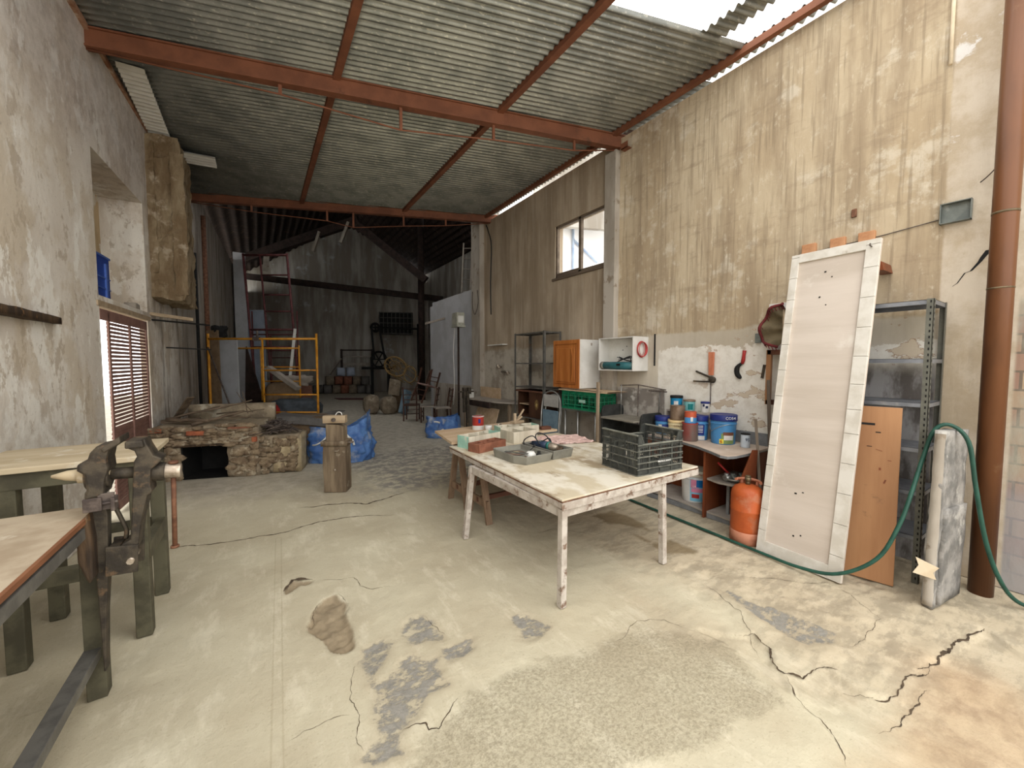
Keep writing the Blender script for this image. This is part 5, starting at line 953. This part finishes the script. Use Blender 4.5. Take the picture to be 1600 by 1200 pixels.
# brown cabinet on the rack
t=T('cabinet','small dark brown cabinet with a gold crest on its door, on the grey rack','cabinet',(4.2,5.62,.652)); 
P(t,'carcass',MB().bx(4.06,4.38,6.0,6.02,.652,1.10).bx(4.06,4.38,5.27,5.29,.652,1.10).bx(4.06,4.38,5.27,6.02,.652,.67).bx(4.36,4.38,5.27,6.02,.652,1.1),m_brownbox); P(t,'top_board',MB().bx(4.02,4.39,5.24,6.05,1.10,1.13),m_redwood,.003); P(t,'inner_shelf',MB().bx(4.08,4.36,5.65,6.0,.86,.875),m_boardw)
o=P(t,'door',MB().bx(4.05,4.062,5.27,5.66,.655,1.098),m_brownbox,.002)
P(o,'crest',MB().prism([(.05*cos(2*pi*k/24)*(1+.12*(k%2)),.085*sin(2*pi*k/24)*(1+.12*(k%2))) for k in range(24)],(4.05,5.43,.89),(0,1,0),(0,0,1),(-.004,0,0)),mat('crest_brown_gold',(138,112,66),(96,70,40),None,30)); P(o,'crest_boss',MB().blob((4.045,5.43,.885),(.006,.022,.034),0,1),m_gold)
# black stand, lath and wire frame
t=T('black_stand','black plastic stand with raised round-cornered sides and a dusty tray','stand',(4.05,3.4,0))
rc=[(0,0),(.42,0),(.42,.98),(.40,1.03),(.36,1.05),(.06,1.05),(.02,1.03),(0,.98)]
P(t,'side_panel',MB().prism(rc,(3.86,3.70,0),(1,0,0),(0,0,1),(0,.03,0)),m_black,.006); P(t,'side_panel',MB().prism([(x,max(.13,z*.94)) for x,z in rc],(3.93,3.12,0),(1,0,0),(0,0,1),(0,.03,0)),m_black,.006)
P(t,'tray',MB().bx(3.82,4.27,3.15,3.70,.885,.905),mat('dusty_tray',(136,130,116),(116,110,98),None,6),.004); P(t,'cross_rail',MB().bx(4.2,4.25,3.15,3.7,.5,.8),m_black)
ONE('lath','upright pale lath standing in front of the green crate','lath',MB().bx(3.84,3.875,3.765,3.80,0,1.36),m_palez,(3.85,3.78,0),bev=.002)
t=T('wire_rack','thin metal rod frame leaning on the grey wall under the open cabinet','rod frame',(4.36,3.45,0)); P(t,'upright_rod',MB().cyl((4.34,3.52,.0),(4.36,3.52,1.32),.007,6),m_scrap); P(t,'upright_rod',MB().cyl((4.34,3.18,.92),(4.36,3.18,1.25),.007,6),m_gsteel); P(t,'upright_rod',MB().cyl((4.20,3.68,.906),(4.20,3.68,1.32),.006,6),m_chrome); P(t,'cross_rod',MB().tube([(4.20,3.70,1.31),(4.36,3.52,1.32),(4.40,3.12,1.27)],.008,6).bar((4.36,3.35,1.25),(4.36,3.08,1.25),.02,.015),m_scrap)
ONE('marble_tile','large grey veined tile propped against the wall under the open cabinet','tile',MB().bx(4.41,4.43,3.16,3.93,.0,1.27),mat('veined_tile',(176,168,158),(132,124,116),(196,190,182),3,(1,1,1),k=(.45,.56),rough=.6),(4.42,3.5,0))
# far workbench
t=T('workbench','far workbench against the right wall with a small vise','workbench',(4.1,7.0,0)); P(t,'tabletop',MB().prism([(3.84,7.95),(4.43,7.95),(4.43,6.12),(4.20,6.12),(3.95,6.6)],(0,0,.82),(1,0,0),(0,1,0),(0,0,.03)),m_shelfdust,.003)
for x,y in ((3.89,7.88),(4.38,7.88),(4.15,6.45),(4.38,6.2)): P(t,'leg',MB().bx(x-.03,x+.03,y-.03,y+.03,0,.82),m_palez,.003)
P(t,'apron',MB().bx(3.88,3.91,6.8,7.9,.70,.82),m_dark)
ONE('storage_board','pale chipboard leaning under the far workbench','board',MB().bar((3.95,7.3,0),(4.15,7.3,.66),.9,.02,(1,0,0)),m_boardw,(4.0,7.3,0))
ONE('board','long pale board standing on the far workbench behind the vise','board',MB().bx(4.30,4.32,7.05,7.93,.85,1.08),m_boardw,(4.31,7.5,.85),bev=.002)
ONE('white_box','white box on the end of the far workbench','box',MB().bx(3.86,4.02,7.72,7.93,.85,1.02),m_white,(3.95,7.8,.85),bev=.003)
t=T('leg_vise','small rusty leg vise on the far workbench','vise',(3.84,7.6,.2)); P(t,'leg',MB().bx(3.77,3.83,7.56,7.63,.20,1.0),m_dsteel,.005); P(t,'fixed_jaw',MB().bx(3.80,3.87,7.54,7.65,.95,1.09),m_dsteel,.01); P(t,'moving_jaw',MB().bx(3.69,3.75,7.54,7.65,.85,1.09).bar((3.72,7.6,.55),(3.72,7.6,.9),.05,.06),m_dsteel,.01); P(t,'screw',MB().cyl((3.60,7.6,1.0),(3.95,7.6,1.0),.02,10),m_dsteel); P(t,'handle_bar',MB().cyl((3.62,7.6,1.02),(3.62,7.6,.82),.007,6),m_scrap)
# cable, fittings at the wall end
ONE('black_cable','thick black cable hanging down the end of the right wall','cable',MB().tube(smooth([(4.42,7.85,4.72),(4.40,7.72,4.55),(4.42,7.62,4.2),(4.42,7.66,3.4),(4.42,7.64,2.7)]),.013,6),m_cable,(4.43,7.7,2.7))
t=T('water_tap','pale wall tap with brass fittings above the far workbench','tap',(4.42,7.0,1.5)); P(t,'tap_body',MB().cyl((4.44,7.25,1.53),(4.36,7.25,1.53),.025,10).cyl((4.36,7.25,1.50),(4.36,7.25,1.60),.03,10).tube([(4.40,7.15,1.43),(4.40,6.95,1.42),(4.38,6.85,1.40)],.025,8),m_bsteel)
ONE('wall_shelf','tiny pale shelf strip on the wall above the tap','shelf strip',MB().bx(4.33,4.45,7.0,7.65,2.0,2.02),m_white,(4.4,7.3,2.0),bev=.002)
t=T('flood_lamp','pale work floodlight on a tall dark pole by the partition','lamp',(4.02,8.5,0)); P(t,'pole',MB().cyl((4.02,8.5,0),(4.02,8.5,2.5),.025,8),m_dark); P(t,'lamp_head',MB().bx(3.92,4.12,8.36,8.64,2.50,2.80),m_lampm,.01); P(t,'lamp_glass',MB().bx(3.95,4.09,8.350,8.358,2.56,2.72),m_white,.003); P(t,'bracket',MB().bx(3.91,4.13,8.33,8.67,2.46,2.50),m_lampm,.004); P(t,'cord',MB().tube(smooth([(3.99,8.62,2.5),(3.99,8.72,1.9),(4.0,8.7,1.2),(3.98,8.72,.6)]),.008,6),m_white); P(t,'base',MB().lathe([(0,0),(.2,0),(.2,.02),(.03,.05)],(4.02,8.5,0)),m_dark)
# ------------------------------------------------------------------ dark back room
ST('trim_6',MB().bx(4.33,4.72,8.0,8.42,0,4.95),m_pill,label='pale plastered pier ending the right wall',cat='pier',bev=.01)
w=MB(); w.bx(4.42,4.62,8.42,11.1,0,3.40); w.bx(4.42,8.3,11.1,11.3,0,3.3); ST('wall_partition',w,m_part)
ST('trim_7',MB().bx(4.40,4.44,8.42,11.0,0,1.05),m_pill)
ST('loft_floor',MB().bx(4.62,8.3,8.0,11.3,3.18,3.30),m_dark)
ST('wall_front_right',MB().bx(4.55,8.4,7.85,8.0,0,8.2),m_back); ST('wall_back_right',MB().bx(8.2,8.4,8.0,23,0,7.5),m_back)
w=MB(); A,B=V((-.5,24.9,0)),V((8.4,21.2,0)); d=(B-A).normalized(); n=V((-d.y,d.x,0))*.25
w.prism([(-1,0),(9.8,0),(9.8,5.8),(5.2,9.2),(-1,5.9)],A,d,(0,0,1),n); ST('wall_back',w,m_back)
# tiled pitched roof, and an unseen gable added to block the sky above the sheets
w=MB(); RX=4.2
def tiles(xe,ze,a0,a1,b0,b1):
    n=max(2,int(110*(a1-a0))); w.grid(lambda i,j:(lambda a,b:(RX+(xe-RX)*a,9.4-.42*(RX+(xe-RX)*a)+b*17.5,9.1+(ze-9.1)*a+.05*sin(a*130)))(a0+(a1-a0)*i,b0+(b1-b0)*j),n,3)
tiles(8.7,6.3,0,1,0,1)      # left slope has one unseen open bay, added to light the back room
for q in ((0,.12,0,1),(.12,.5,0,.08),(.12,.5,.28,1),(.5,1,0,1)): tiles(-1.9,5.4,*q)
ST('ceiling_back',w,m_tile)
w=MB(); w.prism([(-1.9,4.93),(8.7,4.93),(8.7,6.4),(4.2,9.2),(-1.9,5.5)],(0,9.95,0),(1,-.40,0),(0,0,1),(0,.15,0)); ST('wall_added_gable',w,m_back)
t=ST('trim_8',MB().bar((-.9,20.0,5.65),(3.64,17.12,7.45),.22,.32).bar((3.5,17.2,7.35),(5.9,15.5,5.0),.22,.30),m_dark,label='dark rafters of the roof truss in the back room',cat='truss')
ST('tie_beam',MB().bar((-.6,21.9,5.6),(7.4,17.3,4.6),.2,.26),m_dark,t)
for i,(p,q) in enumerate((((2.05,18.0,6.15),(2.3,17.9,6.95)),((3.0,17.4,6.5),(3.3,17.3,7.35)),((.4,19.0,5.35),(.45,18.9,6.0)))): ST('pale_strut',MB().bar(p,q,.20,.10),m_pill,t)
ST('trim_9',MB().cyl((6.0,16.4,0),(6.1,16.6,8.3),.14,10),m_dark,label='dark timber post holding up the roof of the back room',cat='post')
ST('trim_10',MB().cyl((-.95,11.6,.0),(-.95,11.6,5.0),.05,10),m_rustrod,label='rusty brown pipe running up the left wall of the back room',cat='pipe')
ST('trim_11',MB().cyl((-1.02,10.5,.0),(-1.02,10.5,3.9),.03,8),m_blk,label='black downpipe beside the rusty brown pipe',cat='pipe')
ST('trim_12',MB().bx(-.62,-.25,17.4,17.8,0,5.6),m_part,label='pale pier on the left side of the back room',cat='pier')
# ladders in the loft
def ladder(a,b,w_,label,n=6):
    t=T('ladder',label,'ladder',a,group='ladders in the loft'); a=V(a);b=V(b);h=V((w_*.83,-w_*.55,0))/2
    for s in (-1,1): P(t,'rail',MB().bar(a+h*s,b+h*s,.04,.04),m_shelfdust)
    [P(t,'rung',MB().cyl(a.lerp(b,(i+.5)/n)-h,a.lerp(b,(i+.5)/n)+h,.014,6),m_shelfdust) for i in range(n)]
ladder((5.25,10.6,3.3),(5.55,11.0,5.3),.26,'pale ladder standing in the loft, the left one'); ladder((5.62,10.4,3.3),(5.95,10.8,5.25),.26,'pale ladder standing in the loft, the right one')
ONE('rail_bar','grey iron bar poking out from the partition edge','bar',MB().bar((4.0,10.6,2.72),(4.42,10.2,2.86),.05,.05),m_shelfdust,(4.2,10.4,2.7))
# grille window and belt machine
wf=bpy.data.objects.new('window_2',None); col.objects.link(wf); wf['kind']='structure'; ROOT[wf]=MX.Identity(4)
W0=V((5.55,21.55,3.15)); wd=V((.83,-.345,0)).normalized()
def wq(a,z): return W0+wd*a+V((0,0,z))
ST('window_recess',MB().prism([(0,0),(1.75,0),(1.75,1.2),(0,1.2)],W0,wd,(0,0,1),wd.cross(V((0,0,1)))*-.02),m_blk,wf)
mb=MB()
for i in range(9): mb.bar(wq(.02+i*.21,0)+V((-.02,-.05,0)),wq(.02+i*.21,1.2)+V((-.02,-.05,0)),.03,.03)
for i in range(5): mb.bar(wq(0,.05+i*.28)+V((-.02,-.05,0)),wq(1.75,.05+i*.28)+V((-.02,-.05,0)),.03,.03)
ST('window_grille',mb,m_gsteel,wf)
t=T('belt_machine','old belt-driven machine with a big spoked wheel at the back wall','machine',(5.1,20.5,0))
nn=V((.55,.83,0)); uu=V((.83,-.55,0))
def wheel(c,r,th,sp): 
    c=V(c); mb=MB().tube([c+uu*r*cos(a)+V((0,0,r*sin(a))) for a in [2*pi*k/28 for k in range(28)]],th,6,True)
    for k in range(sp): a=2*pi*k/sp; mb.bar(c,c+uu*r*cos(a)+V((0,0,r*sin(a))),th,th)
    return mb
P(t,'wheel',wheel((5.2,20.4,1.8),.38,.05,6),m_blk); P(t,'pulley',wheel((5.1,20.6,3.42),.2,.06,4),m_blk); P(t,'shaft',MB().cyl((4.9,20.8,3.44),(7.0,19.4,3.35),.05,8),m_blk); P(t,'belt',MB().bar((4.93,20.65,3.4),(5.0,20.5,1.8),.10,.02).bar((5.25,20.4,3.4),(5.45,20.2,1.8),.10,.02),m_blk); P(t,'frame',MB().bar((5.6,20.1,0),(5.6,20.1,1.9),.12,.12).bar((4.9,20.6,0),(4.9,20.6,1.9),.12,.12).bar((4.5,20.9,1.35),(5.8,20.0,1.35),.25,.12),m_blk); P(t,'shaft_support',MB().bar((6.95,19.45,0),(6.95,19.45,3.6),.1,.1),m_blk)
t=T('slatted_rack','low slatted rack against the back wall','rack',(4.5,22.1,0)); 
for z in (1.55,1.95,2.3): P(t,'slat',MB().bar((3.75,22.6,z),(5.25,21.7,z),.05,.14 if z<1.9 else .06),m_shelfdust if z<2 else m_dark)
for p in ((3.8,22.55),(5.2,21.75)): P(t,'upright',MB().bx(p[0]-.05,p[0]+.05,p[1]-.05,p[1]+.05,0,2.35),m_dark)
ONE('leaning_plank','pale plank leaning over the heap of blocks at the back','plank',MB().bar((3.2,22.6,1.0),(3.75,22.3,1.85),.14,.05),m_shelfdust,(3.4,22.5,1.0))
# stacked sacks and blocks along the back
rs=random.Random(11); cl=[(m_sack,'grey'),(m_terra,'reddish'),(m_tarp,'dark grey'),(m_bluesh,'pale')]
A=V((2.5,22.9,0)); B=V((5.35,21.3,0)); lab={}
spots=[(0,.05),(0,.20),(0,.34),(0,.47),(0,.60),(0,.73),(0,.87),(1,.24),(1,.38),(1,.52),(1,.66),(1,.80),(2,.42),(2,.57)]
kinds=[2,2,0,1,0,2,2,0,1,1,0,2,3,3]
desc={0:'grey sack in the bottom row of the far heap, leftmost',1:'dark sack in the bottom row of the far heap, second from its left end',2:'grey sack in the bottom row of the far heap, left of the reddish one',3:'reddish block in the bottom row of the far heap',4:'grey sack in the bottom row of the far heap, right of the reddish block',5:'dark grey sack in the bottom row of the far heap, second from its right end',6:'dark grey sack at the right end of the bottom row of the far heap',7:'grey sack at the left end of the second row of the far heap',8:'reddish block in the second row of the far heap, the left one',9:'reddish block in the second row of the far heap, the right one',10:'grey sack right of the reddish blocks in the second row of the far heap',11:'dark grey sack at the right end of the second row of the far heap',12:'pale sack on top of the far heap, the left one',13:'pale sack on top of the far heap, the highest right one'}
for i,((r_,f),k) in enumerate(zip(spots,kinds)):
    c=A.lerp(B,f)+V((0,0,.02+r_*.46)); ONE('stacked_sack',desc[i],'sack',MB().rbox(c.x-.185,c.x+.185,c.y-.17,c.y+.17,c.z,c.z+.43,.12,.03,i,3),cl[k][0],c,group='sacks and blocks heaped at the back wall')
ONE('red_mat','dark red mat lying on the floor of the back room','mat',MB().prism([(2.9,19.3),(4.5,18.3),(4.3,17.6),(2.95,18.5)],(0,0,.0),(1,0,0),(0,1,0),(0,0,.02)),m_red,(3.6,18.4,0))
# heap on the left of the back room
ONE('white_sheet','tall pale blue-white sheet leaning on the back left wall','sheet',MB().bar((-.10,18.15,0),(-.12,18.2,3.65),.95,.04,(.55,.83,0)),m_bluesh,(-.2,18.2,0))
ONE('white_batten','long white batten leaning beside the maroon scaffold','batten',MB().bar((.80,13.75,.9),(1.0,13.65,2.66),.08,.05),m_white,(.8,13.7,.9))
ONE('white_batten','thick pale board lying slantwise behind the yellow scaffold','board',MB().bar((.25,12.0,1.5),(.88,11.5,.95),.16,.10),m_shelfdust,(.5,11.7,.95))
def lump(label,c,r,m,cat,name,seed,amp=.2,p=.55): ONE(name,label,cat,MB().blob((c[0],c[1],c[2]+r[2]),r,amp,seed,18,12,p,2.2),m,c)
lump('dark blue-grey tarpaulin bundle behind the yellow scaffold ladder',(.75,11.2,.0),(.6,.5,.36),mat('dark_tarp',(66,74,82),(48,54,60),None,5,rough=.6),'tarpaulin','tarpaulin_bundle',4)
lump('brown carton slumped behind the tarpaulin bundle',(.55,12.1,.0),(.4,.36,.55),m_card,'box','cardboard_carton',6,.1,.5)
lump('small red sack beside the scaffold foot',(.25,10.3,.0),(.16,.16,.34),m_rdl,'sack','red_sack',7)
lump('pale rag heap on the cartons behind the scaffold',(.97,13.2,.965),(.4,.25,.14),m_shelfdust,'rags','rag_heap',8,.5)
lump('dark bundle hung at the left post of the yellow scaffold',(-.70,11.2,2.22),(.14,.14,.12),m_blk,'bundle','dark_bundle',9,.6)
ONE('grey_door','pale grey door leaning behind the left yellow scaffold post','door leaf',MB().bar((-.6,12.2,0),(-.62,12.3,2.2),.5,.04,(.55,.83,0)),m_part,(-.6,12.2,0))
ONE('brown_board','brown board standing beside the black downpipe','board',MB().bar((-.80,11.0,0),(-.82,11.1,2.35),.26,.03,(.55,.83,0)),m_card,(-.88,11,0))
ONE('wooden_chest','stained low wooden chest under the pile behind the scaffold','chest',MB().bx(.58,1.35,12.98,13.45,0,.95),m_redwood,(.8,13.2,0),bev=.01)
ONE('dark_board','pointed dark board leaning left of the maroon scaffold','board',MB().prism([(0,0),(.7,0),(.1,2.1)],(-.35,13.9,0),(.83,-.55,0),(0,0,1),(.03,.04,0)),m_dark,(-.3,13.9,0))
ONE('iron_rod','thin iron rod leaning against the near yellow scaffold post','rod',MB().cyl((-.35,9.9,.2),(-.86,10.4,1.95),.016,6),m_scrap,(-.35,9.9,.2))
# heap in front of the partition: sacks, chairs, wicker
lump('pale cement sack standing on the back room floor, leftmost of the pair',(3.0,12.78,0),(.24,.2,.30),m_sack,'sack','cement_sack',1,.12,.6)
lump('cement sack with dark print standing right beside the leftmost one',(3.46,12.48,0),(.25,.2,.28),m_sack,'sack','cement_sack',2,.15,.6)
ONE('cardboard_carton','tilted pale carton perched above the cement sacks','box',MB().box((3.72,12.6,.85),(.36,.3,.52),rx=.1,ry=.15,rz=-.5),m_sack,(3.72,12.6,.6),bev=.015)
ONE('cardboard_carton','brown carton supporting the tilted pale one','box',MB().box((3.95,12.85,.29),(.46,.36,.58),rz=-.5),m_card,(3.95,12.85,0),bev=.015)
ONE('leaning_slab','blue-grey slab leaning beside the cement sacks','slab',MB().bar((3.72,11.9,.05),(3.95,12.1,.75),.30,.12,(.5,-.8,0)),m_bluech,(3.75,12,0),bev=.01)
t=T('wicker_chair','round-backed wicker armchair tipped on top of the pile','wicker chair',(3.85,12.4,.95))
c=V((3.7,12.5,1.5)); u1=V((.75,-.55,-.25)).normalized(); u2=V((.2,.1,1)).normalized(); n3=u1.cross(u2)
mb=MB().tube([c+u1*.36*cos(a)+u2*.30*sin(a) for a in [2*pi*k/24 for k in range(24)]],.03,6,True); P(t,'back_hoop',mb,m_wick)
mb=MB()
for k in range(12): a=2*pi*k/12; mb.tube([c+n3*.06,c+u1*.36*cos(a)+u2*.30*sin(a)],.010,5)
mb.tube([c+n3*.05+u1*.2*cos(a)+u2*.17*sin(a) for a in [2*pi*k/20 for k in range(20)]],.012,5,True); mb.lathe([(0,0),(.1,.01)],tuple(c+n3*.06)); P(t,'back_weave',mb,m_wick)
mb=MB()
for k in range(9): a=2*pi*k/9-1.2; mb.tube([c+u1*.36*cos(a)+u2*.30*sin(a),c+u1*(.36*cos(a)+.5)+u2*(.24*sin(a)-.2)],.014,5)
P(t,'seat_weave',mb,m_wick); P(t,'arm_hoop',MB().tube([c+u1*(.5+.2*cos(a))+u2*(-.12+.26*sin(a)) for a in [2*pi*k/20 for k in range(20)]],.024,6,True),m_wick)
def chair(label,loc,rz,seatm,back=.95,flip=False,grp=None,rot=None):
    M=mtx(loc,rz) if not rot else mtx(loc,rz,*rot); t=T('wooden_chair',label,'chair',M=M,group=grp)
    P(t,'seat',MB().bx(-.2,.2,-.2,.2,.42,.46),seatm,.012,w=0)
    for x in (-.18,.18):
        P(t,'leg',MB().bar((x,-.18,0),(x,-.18,.42),.035,.035),m_chairw,w=0); P(t,'leg',MB().bar((x,.20,0),(x,.18,.42),.035,.035),m_chairw,w=0); P(t,'back_post',MB().bar((x,.18,.44),(x,.26,back),.035,.03),m_chairw,w=0)
    for z in (.60,.74,.9): P(t,'back_slat',MB().bar((-.18,.205+(z-.45)*.13,z),(.18,.205+(z-.45)*.13,z),.06,.018),m_chairw,w=0)
    P(t,'stretcher',MB().bar((-.18,-.18,.16),(.18,-.18,.16),.025,.02).bar((-.18,-.18,.28),(.18,-.18,.28),.025,.02),m_chairw,w=0)
chair('dark ladder-back wooden chair in front of the wicker armchair',(3.62,10.75,0),R(150),m_chairw)
chair('dark wooden chair with a pale seat, nearest the small blue sack',(3.92,10.2,0),R(-120),m_shelfdust)
chair('dark wooden chair with a pale seat beside the partition',(4.06,9.62,0),R(-100),m_shelfdust)
chair('upturned dark chair with a pink seat stacked on the others',(4.02,10.25,1.42),R(-60),m_pink,rot=(R(165),R(8)))
# ------------------------------------------------------------------ light and camera
wd_=bpy.data.worlds.new('overcast_sky'); scn.world=wd_; wd_.use_nodes=True; nt=wd_.node_tree; nt.nodes.clear()
out=nt.nodes.new('ShaderNodeOutputWorld'); bg=nt.nodes.new('ShaderNodeBackground'); sky=nt.nodes.new('ShaderNodeTexSky'); mix=nt.nodes.new('ShaderNodeMix'); mix.data_type='RGBA'
sky.sky_type='HOSEK_WILKIE'; sky.turbidity=7; sky.sun_direction=V((.2,-.6,.77)).normalized()
mix.inputs[0].default_value=.85; mix.inputs[7].default_value=(1.0,.98,.945,1); nt.links.new(sky.outputs[0],mix.inputs[6]); nt.links.new(mix.outputs[2],bg.inputs[0]); bg.inputs[1].default_value=3.7
nt.links.new(bg.outputs[0],out.inputs[0])
cam=bpy.data.cameras.new('camera'); cam.sensor_width=36; cam.lens=610/1600*36; cam.clip_start=.02; cam.clip_end=200
co=bpy.data.objects.new('camera',cam); col.objects.link(co); co.location=(0,0,1.62); co.rotation_euler=(R(90-3.1),0,R(-33.1)); scn.camera=co
scn.view_settings.view_transform='Standard'; scn.view_settings.look='None'; scn.view_settings.gamma=1; scn.view_settings.use_curve_mapping=False; scn.view_settings.exposure=0.0
cy=scn.cycles; cy.max_bounces=10; cy.diffuse_bounces=7; cy.glossy_bounces=3; cy.transparent_max_bounces=8; cy.use_denoising=True; cy.caustics_reflective=False; cy.caustics_refractive=False; cy.sample_clamp_indirect=8
